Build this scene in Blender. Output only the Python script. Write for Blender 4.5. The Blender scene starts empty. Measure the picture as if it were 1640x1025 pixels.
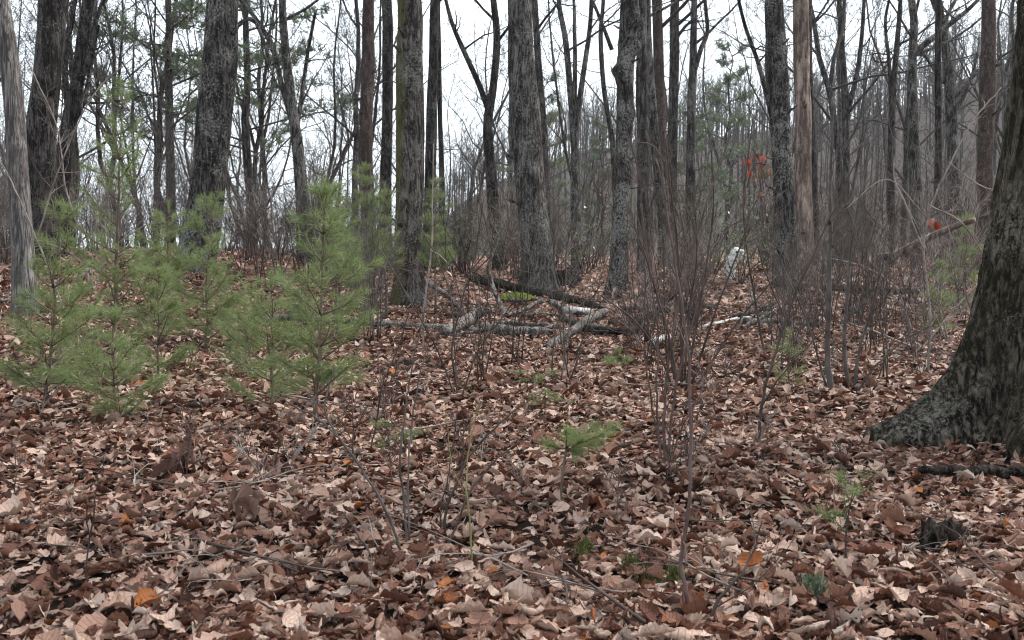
import bpy, math, random
import numpy as np
from math import radians, sin, cos, pi, sqrt, exp

C = bpy.context.scene
COL = C.collection
PENDING = []                     # copies whose labels are finished once all are placed

# ------------------------------------------------------------------ camera
F = 1758.0                       # focal length in pixels of the 1640 px wide photograph
EYE = 1.5
PITCH = math.atan((512.5 - 385.0) / F)
cam_d = bpy.data.cameras.new('camera')
cam = bpy.data.objects.new('camera', cam_d)
COL.objects.link(cam)
cam.location = (0, 0, EYE)
cam.rotation_euler = (pi / 2 - PITCH, 0, 0)
cam_d.sensor_width = 36.0
cam_d.lens = 36.0 * F / 1640.0
cam_d.clip_start = 0.05
cam_d.clip_end = 5000
cam_d.dof.use_dof = True
cam_d.dof.focus_distance = 9.5
cam_d.dof.aperture_fstop = 6.3
C.camera = cam

# ------------------------------------------------------------------ world and sun: a bright overcast day
SUN_EL, SUN_AZ = radians(52), radians(62)       # azimuth measured from +Y towards +X
w = bpy.data.worlds.new('World')
C.world = w
w.use_nodes = True
nt = w.node_tree
nt.nodes.clear()
sky = nt.nodes.new('ShaderNodeTexSky')
sky.sky_type = 'NISHITA'
sky.sun_disc = False
sky.sun_elevation = SUN_EL
sky.sun_rotation = SUN_AZ
sky.dust_density = 3.0
hs = nt.nodes.new('ShaderNodeHueSaturation')
hs.inputs['Saturation'].default_value = 0.45
mixn = nt.nodes.new('ShaderNodeMix')
mixn.data_type = 'RGBA'
mixn.inputs[0].default_value = 0.72
mixn.inputs[7].default_value = (8.2, 9.1, 9.8, 1)
bg = nt.nodes.new('ShaderNodeBackground')
bg.inputs['Strength'].default_value = 0.088
wo = nt.nodes.new('ShaderNodeOutputWorld')
nt.links.new(sky.outputs[0], hs.inputs['Color'])
nt.links.new(hs.outputs[0], mixn.inputs[6])
nt.links.new(mixn.outputs[2], bg.inputs['Color'])
nt.links.new(bg.outputs[0], wo.inputs['Surface'])

sun_d = bpy.data.lights.new('sun', 'SUN')
sun_d.energy = 2.0
sun_d.angle = radians(10)
sun_d.color = (1.0, 0.96, 0.9)
sun = bpy.data.objects.new('sun', sun_d)
COL.objects.link(sun)
sd = np.array([sin(SUN_AZ) * cos(SUN_EL), cos(SUN_AZ) * cos(SUN_EL), sin(SUN_EL)])
from mathutils import Vector
sun.rotation_euler = Vector(tuple(sd)).to_track_quat('Z', 'Y').to_euler()
sun.location = (30, 20, 60)

C.view_settings.view_transform = 'Standard'
C.view_settings.look = 'None'
C.view_settings.exposure = 1.5
C.view_settings.gamma = 1.0
C.view_settings.use_curve_mapping = False
C.render.engine = 'CYCLES'
C.cycles.use_denoising = True
C.cycles.filter_width = 1.05
C.cycles.max_bounces = 6
C.cycles.diffuse_bounces = 3
C.cycles.transparent_max_bounces = 4


# ------------------------------------------------------------------ terrain and picture geometry
def ss(a, b, x):
    t = np.clip((np.asarray(x, float) - a) / (b - a), 0, 1)
    return t * t * (3 - 2 * t)


E_A = [-9, -0.16, -0.09, -0.045, 0.06, 0.2, 0.33, 0.41, 0.47, 0.8, 9]
E_V = [0, 0.0, 0.006, 0.044, 0.082, 0.094, 0.107, 0.135, 0.152, 0.152, 0.05]


def H(x, y):
    x = np.asarray(x, float)
    y = np.asarray(y, float)
    B = ss(1, 8, -x)
    z = ss(8, 26, y) * 1.15 * B * (1 - 0.9 * ss(30, 70, y)) + 0.55 * ss(17, 32, y) * (1 - B)
    a = x / np.maximum(y, 1.0)
    L = ss(0.0, 0.2, -a)
    z = z - L * np.minimum(0.1 * np.maximum(0, y - 31) ** 1.0, 9.0)
    r = np.hypot(x, y)
    z = z + L * 4 * ss(350, 800, r)
    front = ss(0, 60, y)
    e = np.interp(a, E_A, E_V)
    z = z + front * e * 260 * ss(75, 265, r) * (1 + 0.25 * ss(265, 800, r))
    fade = 1 - ss(25, 60, r)
    z = z + fade * (0.035 * np.sin(1.7 * x + 0.6 * y + 1) + 0.03 * np.sin(2.3 * y - 1.1 * x) + 0.02 * np.sin(4.1 * x + 3.3 * y)) * ss(0, 2, r)
    return z


def h1(x, y):
    return float(H(x, y))


FW = np.array([0, cos(PITCH), -sin(PITCH)])
UP = np.array([0, sin(PITCH), cos(PITCH)])
RT = np.array([1.0, 0, 0])
CAM = np.array([0, 0, EYE])


def P(px, py, d):
    """point of the place seen at a pixel of the photograph, d metres away"""
    return CAM + d * (FW + RT * (px - 820) / F + UP * (512.5 - py) / F)


def G(px, py):
    """where the line of sight through a pixel meets the ground"""
    d = 2.0
    while d < 70:
        p = P(px, py, d)
        if p[2] <= h1(p[0], p[1]):
            break
        d *= 1.01
    return P(px, py, d)


def gd(px, d):
    """ground point on the column of a pixel at distance d"""
    x = (px - 820) / F * d
    return np.array([x, d, h1(x, d)])


def pix(p):
    v = np.asarray(p) - CAM
    d = v @ FW
    return 820 + F * (v @ RT) / d, 512.5 - F * (v @ UP) / d, d


# ------------------------------------------------------------------ mesh helpers
class MB:
    def __init__(s):
        s.v, s.q, s.t, s.qm, s.tm, s.a, s.n = [], [], [], [], [], [], 0

    def add(s, v, q=None, t=None, m=0, a=None):
        v = np.asarray(v, np.float32).reshape(-1, 3)
        s.v.append(v)
        if q is not None and len(q):
            q = np.asarray(q, np.int32).reshape(-1, 4)
            s.q.append(q + s.n)
            s.qm.append(np.full(len(q), m, np.int32))
        if t is not None and len(t):
            t = np.asarray(t, np.int32).reshape(-1, 3)
            s.t.append(t + s.n)
            s.tm.append(np.full(len(t), m, np.int32))
        s.a.append(np.zeros((len(v), 3), np.float32) if a is None else np.asarray(a, np.float32).reshape(-1, 3))
        s.n += len(v)

    def mesh(s, name, mats, smooth=True, attr=False):
        me = bpy.data.meshes.new(name)
        v = np.concatenate(s.v)
        q = np.concatenate(s.q) if s.q else np.zeros((0, 4), np.int32)
        t = np.concatenate(s.t) if s.t else np.zeros((0, 3), np.int32)
        me.vertices.add(len(v))
        me.vertices.foreach_set('co', v.ravel())
        me.loops.add(q.size + t.size)
        me.loops.foreach_set('vertex_index', np.concatenate([q.ravel(), t.ravel()]).astype(np.int32))
        me.polygons.add(len(q) + len(t))
        ls = np.concatenate([np.arange(len(q)) * 4, q.size + np.arange(len(t)) * 3]).astype(np.int32)
        me.polygons.foreach_set('loop_start', ls)
        mi = np.concatenate(s.qm + s.tm).astype(np.int32)
        if not isinstance(mats, (list, tuple)):
            mats = [mats]
        for m in mats:
            me.materials.append(m)
        me.polygons.foreach_set('material_index', mi)
        me.polygons.foreach_set('use_smooth', np.full(len(mi), smooth))
        if attr:
            at = me.attributes.new('leaf', 'FLOAT_VECTOR', 'POINT')
            at.data.foreach_set('vector', np.concatenate(s.a).ravel())
        me.update(calc_edges=True)
        return me

    def build(s, name, mats, parent=None, loc=None, smooth=True, attr=False):
        o = bpy.data.objects.new(name, s.mesh(name, mats, smooth, attr))
        COL.objects.link(o)
        if parent is not None:
            o.parent = parent
        if loc is not None:
            o.location = loc
        return o


def tag(o, label=None, cat=None, group=None, kind=None):
    if label: o['label'] = label
    if cat: o['category'] = cat
    if group: o['group'] = group
    if kind: o['kind'] = kind
    return o


def empty(name, loc, label, cat, group=None):
    o = bpy.data.objects.new(name, None)
    COL.objects.link(o)
    o.location = tuple(loc)
    o.empty_display_size = 0.1
    return tag(o, label, cat, group)


def copy_tree(o, parent=None):
    kids = list(o.children)
    c = o.copy()
    COL.objects.link(c)
    c.parent = parent
    for k in kids:
        copy_tree(k, c)
    return c


def norm(v):
    v = np.asarray(v, float)
    return v / (np.linalg.norm(v) + 1e-12)


_cs = {}


def tube(mb, pts, rad, n=6, m=0, cap=True, rf=None, ph=0.0):
    pts = np.asarray(pts, float)
    rad = np.asarray(rad, float)
    k = len(pts)
    T = np.empty_like(pts)
    T[1:-1] = pts[2:] - pts[:-2]
    T[0] = pts[1] - pts[0]
    T[-1] = pts[-1] - pts[-2]
    T /= np.sqrt((T * T).sum(1))[:, None] + 1e-12
    d = np.abs(pts[-1] - pts[0])
    ref = np.zeros(3)
    ref[int(np.argmin(d))] = 1
    A = np.cross(T, ref)
    A /= np.sqrt((A * A).sum(1))[:, None] + 1e-12
    Bv = np.cross(T, A)
    if (n, ph) not in _cs:
        th = np.arange(n) / n * 2 * pi + ph
        i = np.arange(n)
        _cs[(n, ph)] = (np.cos(th), np.sin(th), th, i, (i + 1) % n)
    c, s_, th, i, j = _cs[(n, ph)]
    R = rad[:, None] * np.ones(n)[None, :]
    if rf is not None:
        R = R * rf(th[None, :], np.arange(k)[:, None], pts)
    V = pts[:, None, :] + (A[:, None, :] * c[None, :, None] + Bv[:, None, :] * s_[None, :, None]) * R[:, :, None]
    b = (np.arange(k - 1) * n)[:, None]
    q = np.stack([b + i, b + j, b + n + j, b + n + i], -1).reshape(-1, 4)
    V = V.reshape(-1, 3)
    t = None
    if cap:
        V = np.concatenate([V, pts[:1], pts[-1:]])
        t = np.concatenate([np.stack([j, i, np.full(n, k * n)], -1),
                            np.stack([(k - 1) * n + i, (k - 1) * n + j, np.full(n, k * n + 1)], -1)])
    mb.add(V, q, t, m)


def spline(pts, n):
    """Catmull-Rom through the points"""
    p = np.asarray(pts, float)
    if len(p) == 2:
        t = np.linspace(0, 1, n)[:, None]
        return p[0] * (1 - t) + p[1] * t
    e = np.concatenate([[2 * p[0] - p[1]], p, [2 * p[-1] - p[-2]]])
    u = np.linspace(0, len(p) - 1 - 1e-6, n)
    i = u.astype(int)
    f = (u - i)[:, None]
    a, b, c, d = e[i], e[i + 1], e[i + 2], e[i + 3]
    return 0.5 * (2 * b + (c - a) * f + (2 * a - 5 * b + 4 * c - d) * f ** 2 + (3 * b - a - 3 * c + d) * f ** 3)


# ------------------------------------------------------------------ materials
def mat(name):
    m = bpy.data.materials.new(name)
    m.use_nodes = True
    nt = m.node_tree
    b = nt.nodes['Principled BSDF']
    return m, nt, b


def N(nt, typ, **kw):
    n = nt.nodes.new(typ)
    for k, v in kw.items():
        if k in n.inputs:
            n.inputs[k].default_value = v
        else:
            setattr(n, k, v)
    return n


def ramp(nt, stops, fac, interp='LINEAR'):
    r = nt.nodes.new('ShaderNodeValToRGB')
    el = r.color_ramp.elements
    r.color_ramp.interpolation = interp
    while len(el) < len(stops):
        el.new(0.5)
    for e, (p, c) in zip(el, stops):
        e.position = p
        e.color = (c, c, c, 1) if isinstance(c, (int, float)) else (*c, 1)
    nt.links.new(fac, r.inputs[0])
    return r.outputs[0]


def mixc(nt, fac, a, b, blend='MIX'):
    m = nt.nodes.new('ShaderNodeMix')
    m.data_type = 'RGBA'
    m.blend_type = blend
    for sock, val in ((m.inputs[0], fac), (m.inputs[6], a), (m.inputs[7], b)):
        if hasattr(val, 'links'):
            nt.links.new(val, sock)
        elif isinstance(val, (int, float)):
            sock.default_value = val
        else:
            sock.default_value = (*val, 1)
    return m.outputs[2]


def mathn(nt, op, a, b=None):
    m = nt.nodes.new('ShaderNodeMath')
    m.operation = op
    for sock, val in ((m.inputs[0], a), (m.inputs[1], b)):
        if val is None:
            continue
        if hasattr(val, 'links'):
            nt.links.new(val, sock)
        else:
            sock.default_value = val
    return m.outputs[0]


def coords(nt, scale=(1, 1, 1), rnd=True):
    tc = nt.nodes.new('ShaderNodeTexCoord')
    mp = nt.nodes.new('ShaderNodeMapping')
    mp.inputs['Scale'].default_value = scale
    nt.links.new(tc.outputs['Object'], mp.inputs['Vector'])
    if rnd:
        oi = nt.nodes.new('ShaderNodeObjectInfo')
        mu = nt.nodes.new('ShaderNodeVectorMath')
        mu.operation = 'SCALE'
        mu.inputs[0].default_value = (37, 51, 23)
        nt.links.new(oi.outputs['Random'], mu.inputs['Scale'])
        nt.links.new(mu.outputs[0], mp.inputs['Location'])
    return mp.outputs[0]


def noise(nt, vec, scale, detail=4, rough=0.55, out='Fac'):
    n = N(nt, 'ShaderNodeTexNoise', Scale=scale, Detail=detail, Roughness=rough)
    nt.links.new(vec, n.inputs['Vector'])
    return n.outputs[out]


def bark(name, dark, light, lichen=0.3, lcol=(0.27, 0.265, 0.245), moss=0.0, scale=16, zs=0.16, red=0.0, bump=0.7, plate=0.5, dk=0.36, ps=11.0, ls=22.0, bd=0.03):
    dark, light = tuple(c * dk for c in dark), tuple(c * (0.3 + 0.7 * dk) for c in light)
    m, nt, b = mat(name)
    v = coords(nt, (1, 1, zs))
    v1 = coords(nt, (1, 1, 1))
    wv = N(nt, 'ShaderNodeTexNoise', Scale=6.0, Detail=2.0)
    nt.links.new(v, wv.inputs['Vector'])
    vv = nt.nodes.new('ShaderNodeVectorMath')
    vv.operation = 'MULTIPLY_ADD'
    vv.inputs[1].default_value = (0.09, 0.09, 0.09)
    nt.links.new(wv.outputs['Color'], vv.inputs[0])
    nt.links.new(v, vv.inputs[2])
    n1 = noise(nt, vv.outputs[0], scale * 0.8, 3, 0.5)
    rid = mathn(nt, 'ABSOLUTE', mathn(nt, 'SUBTRACT', n1, 0.5))
    n2 = noise(nt, vv.outputs[0], scale * 1.9, 2, 0.5)
    rid2 = mathn(nt, 'ABSOLUTE', mathn(nt, 'SUBTRACT', n2, 0.5))
    nf = noise(nt, v1, scale * 3.2, 6, 0.7)
    hgt = mathn(nt, 'ADD', mathn(nt, 'ADD', mathn(nt, 'MULTIPLY', ramp(nt, [(0, 0.0), (0.10, 1.0)], rid), 0.5), mathn(nt, 'MULTIPLY', ramp(nt, [(0, 0.0), (0.12, 1.0)], rid2), 0.3)), mathn(nt, 'MULTIPLY', mathn(nt, 'SUBTRACT', nf, 0.3), 0.7))
    hgt = mathn(nt, 'ADD', hgt, mathn(nt, 'MULTIPLY', mathn(nt, 'SUBTRACT', noise(nt, v, scale * 0.45, 3, 0.6), 0.5), 0.8))
    col = ramp(nt, [(0.28, tuple(c * 0.28 for c in dark)), (0.55, tuple(c * 0.75 for c in dark)), (0.78, tuple(0.5 * (c + e) for c, e in zip(dark, light))), (1.0, tuple(c * 1.12 for c in light))], hgt)
    blot = noise(nt, v1, 2.2, 5, 0.6)
    col = mixc(nt, ramp(nt, [(0.42, 0), (0.60, 0.8)], blot), col, tuple(c * 0.45 for c in dark))
    pl = noise(nt, coords(nt, (1, 1, 0.28)), ps, 6, 0.72)
    col = mixc(nt, ramp(nt, [(0.50, 0), (0.60, plate)], pl), col, tuple(c * 1.15 for c in light))
    col = mixc(nt, ramp(nt, [(0.36, plate), (0.46, 0)], pl), col, tuple(c * 0.3 for c in dark))
    if red:
        col = mixc(nt, mathn(nt, 'MULTIPLY', noise(nt, v, 9, 4), red), col, (0.10, 0.072, 0.062))
    if lichen:
        ln = noise(nt, v1, ls, 7, 0.75)
        ln2 = noise(nt, v1, 1.6, 2)
        lf = ramp(nt, [(0.55, 0), (0.64, 1)], mathn(nt, 'ADD', ln, mathn(nt, 'MULTIPLY', mathn(nt, 'SUBTRACT', ln2, 0.62 - 0.22 * lichen), 0.55)))
        col = mixc(nt, mathn(nt, 'MULTIPLY', lf, 0.2 + 0.5 * lichen), col, lcol)
    if moss:
        ge = nt.nodes.new('ShaderNodeNewGeometry')
        sx = nt.nodes.new('ShaderNodeSeparateXYZ')
        nt.links.new(ge.outputs['Normal'], sx.inputs[0])
        mn = noise(nt, v1, 5, 5, 0.7)
        mf = ramp(nt, [(0.55, 0), (0.95, 1)], mathn(nt, 'ADD', mathn(nt, 'MULTIPLY', sx.outputs['X'], -0.45), mn))
        col = mixc(nt, mathn(nt, 'MULTIPLY', mf, moss), col, (0.07, 0.068, 0.022))
    nt.links.new(col, b.inputs['Base Color'])
    b.inputs['Roughness'].default_value = 0.85
    b.inputs['Specular IOR Level'].default_value = 0.08
    bp = N(nt, 'ShaderNodeBump', Strength=bump, Distance=bd)
    nt.links.new(hgt, bp.inputs['Height'])
    nt.links.new(bp.outputs[0], b.inputs['Normal'])
    return m


BK = {
    'dark': bark('bark_dark', (0.05, 0.041, 0.037), (0.15, 0.13, 0.12), 0.35),
    'grey': bark('bark_grey', (0.085, 0.075, 0.069), (0.28, 0.26, 0.245), 0.6),
    'lichen': bark('bark_lichen', (0.05, 0.041, 0.037), (0.19, 0.17, 0.16), 0.7),
    'mossy': bark('bark_mossy', (0.06, 0.05, 0.044), (0.2, 0.175, 0.16), 0.55, moss=0.95, dk=0.5),
    'oak': bark('bark_oak', (0.05, 0.039, 0.031), (0.25, 0.212, 0.18), 0.5, lcol=(0.32, 0.31, 0.28), moss=0.2, scale=13, zs=0.2, bump=1.0, plate=0.4, dk=0.5, ps=26, ls=42.0, bd=0.06),
    'red': bark('bark_red', (0.10, 0.07, 0.062), (0.22, 0.165, 0.15), 0.1, red=0.5, scale=24, zs=0.4),
    'far': bark('bark_far', (0.085, 0.074, 0.068), (0.21, 0.19, 0.178), 0.3, scale=9),
    'tan': bark('bark_tan', (0.20, 0.145, 0.12), (0.37, 0.285, 0.24), 0.1, scale=5, zs=0.12, bump=0.25, plate=0.3, dk=0.85),
    'snag': bark('weathered_wood', (0.15, 0.135, 0.128), (0.34, 0.315, 0.30), 0.0, scale=22, zs=0.05, bump=0.45, red=0.15, plate=0.25, dk=0.75),
    'rot': bark('rotten_wood', (0.04, 0.03, 0.025), (0.12, 0.09, 0.075), 0.1, scale=14, zs=0.3),
    'logd': bark('log_bark_dark', (0.03, 0.025, 0.022), (0.12, 0.10, 0.088), 0.4, scale=16, zs=0.6, moss=0.2),
    'logg': bark('log_wood_grey', (0.12, 0.10, 0.09), (0.32, 0.285, 0.265), 0.3, scale=20, zs=0.5, bump=0.6, dk=0.7),
}


def birch_mat(a=(0.20, 0.19, 0.18), c=(0.42, 0.41, 0.39)):
    m, nt, b = mat('birch_bark')
    v = coords(nt, (1, 1, 1))
    nz = noise(nt, v, 14, 6, 0.7)
    col = ramp(nt, [(0.3, (0.03, 0.027, 0.024)), (0.45, a), (0.66, c)], nz)
    nt.links.new(col, b.inputs['Base Color'])
    b.inputs['Roughness'].default_value = 0.6
    return m


BK['birch'] = birch_mat()
BK['birchw'] = birch_mat((0.62, 0.61, 0.59), (0.82, 0.81, 0.79))


def twig_mat(name, a, c):
    m, nt, b = mat(name)
    v = coords(nt, (1, 1, 1))
    nz = noise(nt, v, 5, 4, 0.6)
    nt.links.new(ramp(nt, [(0.35, a), (0.65, c)], nz), b.inputs['Base Color'])
    b.inputs['Roughness'].default_value = 0.65
    b.inputs['Specular IOR Level'].default_value = 0.15
    return m


TW = {
    'brown': twig_mat('twig_brown', (0.032, 0.022, 0.018), (0.08, 0.056, 0.047)),
    'red': twig_mat('twig_red', (0.050, 0.031, 0.026), (0.12, 0.080, 0.070)),
    'pale': twig_mat('twig_pale', (0.12, 0.093, 0.082), (0.27, 0.228, 0.205)),
    'grey': twig_mat('twig_grey', (0.042, 0.035, 0.031), (0.11, 0.095, 0.086)),
    'far': twig_mat('twig_far', (0.030, 0.025, 0.022), (0.064, 0.054, 0.050)),
    'green': twig_mat('twig_green', (0.10, 0.10, 0.045), (0.16, 0.16, 0.07)),
    'pinewood': twig_mat('pine_stem', (0.07, 0.05, 0.038), (0.15, 0.11, 0.085)),
}

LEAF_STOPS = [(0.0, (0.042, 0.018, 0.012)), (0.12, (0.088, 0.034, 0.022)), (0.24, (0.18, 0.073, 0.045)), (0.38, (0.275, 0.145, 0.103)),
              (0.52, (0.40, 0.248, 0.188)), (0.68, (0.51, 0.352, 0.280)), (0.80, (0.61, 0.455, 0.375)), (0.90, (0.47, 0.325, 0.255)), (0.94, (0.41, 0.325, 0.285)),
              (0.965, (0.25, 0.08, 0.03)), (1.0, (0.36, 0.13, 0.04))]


def leaf_mat(name, per_object=False, stops=LEAF_STOPS, transl=0.15):
    m, nt, b = mat(name)
    at = nt.nodes.new('ShaderNodeAttribute')
    at.attribute_name = 'leaf'
    sp = nt.nodes.new('ShaderNodeSeparateXYZ')
    nt.links.new(at.outputs['Vector'], sp.inputs[0])
    if per_object:
        oi = nt.nodes.new('ShaderNodeObjectInfo')
        tint = oi.outputs['Random']
    else:
        tint = sp.outputs['X']
    col = ramp(nt, stops, tint)
    tc = nt.nodes.new('ShaderNodeTexCoord')
    nz = noise(nt, tc.outputs['Object'], 38 if not per_object else 45, 4, 0.65)
    col = mixc(nt, ramp(nt, [(0.35, 0.0), (0.75, 0.55)], nz), col, (0.12, 0.065, 0.045), 'MULTIPLY')
    col = mixc(nt, 0.55, col, mixc(nt, 1.0, col, ramp(nt, [(0.3, 0.6), (0.7, 1.25)], nz), 'MULTIPLY'))
    au = mathn(nt, 'ABSOLUTE', sp.outputs['Y'])
    rib = ramp(nt, [(0.0, 1.0), (0.07, 0.0)], au)
    ve = mathn(nt, 'SINE', mathn(nt, 'ADD', mathn(nt, 'MULTIPLY', sp.outputs['Z'], 44.0), mathn(nt, 'MULTIPLY', au, -9.0)))
    vein = ramp(nt, [(0.86, 0.0), (1.0, 0.6)], ve)
    vf = mathn(nt, 'MAXIMUM', rib, vein)
    col = mixc(nt, mathn(nt, 'MULTIPLY', vf, 0.35), col, mixc(nt, 1.0, col, (1.5, 1.4, 1.3), 'MULTIPLY'))
    nt.links.new(col, b.inputs['Base Color'])
    b.inputs['Roughness'].default_value = 0.6
    b.inputs['Specular IOR Level'].default_value = 0.16
    bp = N(nt, 'ShaderNodeBump', Strength=0.8, Distance=0.009)
    nt.links.new(mathn(nt, 'ADD', vf, mathn(nt, 'MULTIPLY', nz, 1.2)), bp.inputs['Height'])
    nt.links.new(bp.outputs[0], b.inputs['Normal'])
    tr = nt.nodes.new('ShaderNodeBsdfTranslucent')
    nt.links.new(col, tr.inputs['Color'])
    mx = nt.nodes.new('ShaderNodeMixShader')
    mx.inputs[0].default_value = transl
    nt.links.new(b.outputs[0], mx.inputs[1])
    nt.links.new(tr.outputs[0], mx.inputs[2])
    nt.links.new(mx.outputs[0], nt.nodes['Material Output'].inputs['Surface'])
    return m


M_LEAF = leaf_mat('dead_leaf')
M_LEAF_O = leaf_mat('dead_leaf_single', True)
M_LEAF_OR = leaf_mat('hanging_leaf_orange', True, [(0, (0.28, 0.05, 0.03)), (0.5, (0.46, 0.12, 0.07)), (1, (0.60, 0.32, 0.25))], 0.45)
M_LEAF_BR = leaf_mat('hanging_leaf_brown', True, [(0, (0.10, 0.05, 0.04)), (0.5, (0.20, 0.115, 0.09)), (1, (0.30, 0.19, 0.15))], 0.3)


def needle_mat(name, a, c):
    m, nt, b = mat(name)
    at = nt.nodes.new('ShaderNodeAttribute')
    at.attribute_name = 'leaf'
    sp = nt.nodes.new('ShaderNodeSeparateXYZ')
    nt.links.new(at.outputs['Vector'], sp.inputs[0])
    col = ramp(nt, [(0.0, a), (0.9, c), (1.0, (0.26, 0.22, 0.08))], sp.outputs['X'])
    nt.links.new(col, b.inputs['Base Color'])
    b.inputs['Roughness'].default_value = 0.38
    tr = nt.nodes.new('ShaderNodeBsdfTranslucent')
    nt.links.new(col, tr.inputs['Color'])
    mx = nt.nodes.new('ShaderNodeMixShader')
    mx.inputs[0].default_value = 0.5
    nt.links.new(b.outputs[0], mx.inputs[1])
    nt.links.new(tr.outputs[0], mx.inputs[2])
    nt.links.new(mx.outputs[0], nt.nodes['Material Output'].inputs['Surface'])
    return m


M_NEEDLE = needle_mat('pine_needles', (0.085, 0.125, 0.042), (0.25, 0.305, 0.12))
M_NEEDLE_FAR = needle_mat('pine_needles_far', (0.065, 0.085, 0.05), (0.14, 0.165, 0.10))
M_LAUREL = needle_mat('laurel_leaf', (0.05, 0.075, 0.03), (0.13, 0.155, 0.07))
M_LAUREL.node_tree.nodes['Principled BSDF'].inputs['Roughness'].default_value = 0.16
M_LAUREL.node_tree.nodes['Principled BSDF'].inputs['Specular IOR Level'].default_value = 0.8
M_GRASS = needle_mat('thin_grass', (0.12, 0.13, 0.05), (0.25, 0.24, 0.09))


def moss_mat(name, a, c):
    m, nt, b = mat(name)
    v = coords(nt, (1, 1, 1))
    nz = noise(nt, v, 26, 6, 0.7)
    nt.links.new(ramp(nt, [(0.3, a), (0.7, c)], nz), b.inputs['Base Color'])
    b.inputs['Roughness'].default_value = 0.95
    bp = N(nt, 'ShaderNodeBump', Strength=1.0, Distance=0.03)
    nt.links.new(noise(nt, v, 60, 5, 0.7), bp.inputs['Height'])
    nt.links.new(bp.outputs[0], b.inputs['Normal'])
    return m


M_MOSS = moss_mat('bright_moss', (0.07, 0.10, 0.014), (0.23, 0.28, 0.035))
M_MOSSD = moss_mat('dull_moss', (0.07, 0.075, 0.018), (0.18, 0.18, 0.04))
M_LICH = moss_mat('ground_lichen', (0.10, 0.13, 0.07), (0.32, 0.36, 0.24))


def ground_mat():
    m, nt, b = mat('leafy_soil')
    v = coords(nt, (1, 1, 1), False)
    vo = N(nt, 'ShaderNodeTexVoronoi', Scale=8.0)
    nt.links.new(v, vo.inputs['Vector'])
    sp = nt.nodes.new('ShaderNodeSeparateXYZ')
    nt.links.new(vo.outputs['Color'], sp.inputs[0])
    leafc = ramp(nt, [(0, (0.05, 0.032, 0.027)), (0.3, (0.14, 0.08, 0.06)), (0.6, (0.24, 0.16, 0.125)), (0.9, (0.36, 0.265, 0.22)), (1, (0.28, 0.12, 0.05))], sp.outputs['X'])
    soil = ramp(nt, [(0.3, (0.010, 0.007, 0.006)), (0.7, (0.04, 0.026, 0.02))], noise(nt, v, 22, 6, 0.7))
    ge = nt.nodes.new('ShaderNodeNewGeometry')
    ln = nt.nodes.new('ShaderNodeVectorMath')
    ln.operation = 'LENGTH'
    nt.links.new(ge.outputs['Position'], ln.inputs[0])
    col = mixc(nt, ramp(nt, [(0.0, 0), (1, 1)], mathn(nt, 'DIVIDE', mathn(nt, 'SUBTRACT', ln.outputs['Value'], 14.0), 22.0)), soil, leafc)
    farc = ramp(nt, [(0.3, (0.040, 0.032, 0.028)), (0.7, (0.075, 0.061, 0.055))], noise(nt, v, 0.6, 6, 0.7))
    col = mixc(nt, ramp(nt, [(0.0, 0), (1, 1)], mathn(nt, 'DIVIDE', mathn(nt, 'SUBTRACT', ln.outputs['Value'], 45.0), 50.0)), col, farc)
    nt.links.new(col, b.inputs['Base Color'])
    b.inputs['Roughness'].default_value = 0.9
    b.inputs['Specular IOR Level'].default_value = 0.05
    bp = N(nt, 'ShaderNodeBump', Strength=0.6, Distance=0.05)
    nt.links.new(noise(nt, v, 16, 5, 0.7), bp.inputs['Height'])
    nt.links.new(bp.outputs[0], b.inputs['Normal'])
    return m


M_GROUND = ground_mat()

# ------------------------------------------------------------------ the ground
def make_ground():
    mb = MB()
    ra = np.concatenate([[0.0], np.geomspace(0.4, 1000, 230)])
    na = 240
    # finer spacing of the angles towards the view
    t = np.linspace(-1, 1, na, endpoint=False)
    th = pi * (0.25 * t + 0.75 * t ** 3)
    R, A = np.meshgrid(ra, th, indexing='ij')
    X = R * np.sin(A)
    Y = R * np.cos(A)
    Z = H(X, Y)
    V = np.stack([X, Y, Z], -1).reshape(-1, 3)
    i, j = np.meshgrid(np.arange(len(ra) - 1), np.arange(na), indexing='ij')
    j2 = (j + 1) % na
    q = np.stack([i * na + j, (i + 1) * na + j, (i + 1) * na + j2, i * na + j2], -1).reshape(-1, 4)
    # orientation: normals up
    mb.add(V, q[:, ::-1])
    return tag(mb.build('forest_floor', M_GROUND), 'open forest floor under a carpet of fallen leaves', 'ground', kind='structure')


GROUND = make_ground()

# ------------------------------------------------------------------ fallen leaves
def leaf_template(kind, nv, nu):
    """outline half widths w(v), and grids u in [-1,1], v in [0,1]"""
    v = np.linspace(0, 1, nv)
    u = np.linspace(-1, 1, nu)
    if kind == 'oak':
        env = np.sin(pi * np.clip(v * 0.93 + 0.03, 0, 1)) ** 0.6 * (0.6 + 0.5 * v)
        alt = np.where(np.arange(nv) % 2 == 0, 1.0, 0.66) if 7 <= nv < 11 else (0.8 + 0.2 * np.cos(2 * pi * 3.4 * v) if nv >= 11 else np.ones(nv) * 0.8)
        wv = 0.36 * env * alt
    elif kind == 'maple':
        wv = 0.55 * np.interp(v, [0, 0.12, 0.25, 0.4, 0.52, 0.65, 0.8, 1], [0.05, 0.6, 0.82, 0.68, 0.95, 0.6, 0.5, 0.03])
    else:
        wv = 0.27 * np.sin(pi * np.clip(v * 0.96 + 0.02, 0, 1)) ** 0.8 * (1.15 - 0.3 * v)
        wv = wv * np.where(np.arange(nv) % 2 == 0, 1.0, 0.93)
    U, Vv = np.meshgrid(u, v)
    W = np.repeat(wv[:, None], nu, 1)
    i, j = np.meshgrid(np.arange(nv - 1), np.arange(nu - 1), indexing='ij')
    a = (i * nu + j).ravel()
    q = np.stack([a, a + 1, a + nu + 1, a + nu], -1)
    return U.ravel(), Vv.ravel(), W.ravel(), q


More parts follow.
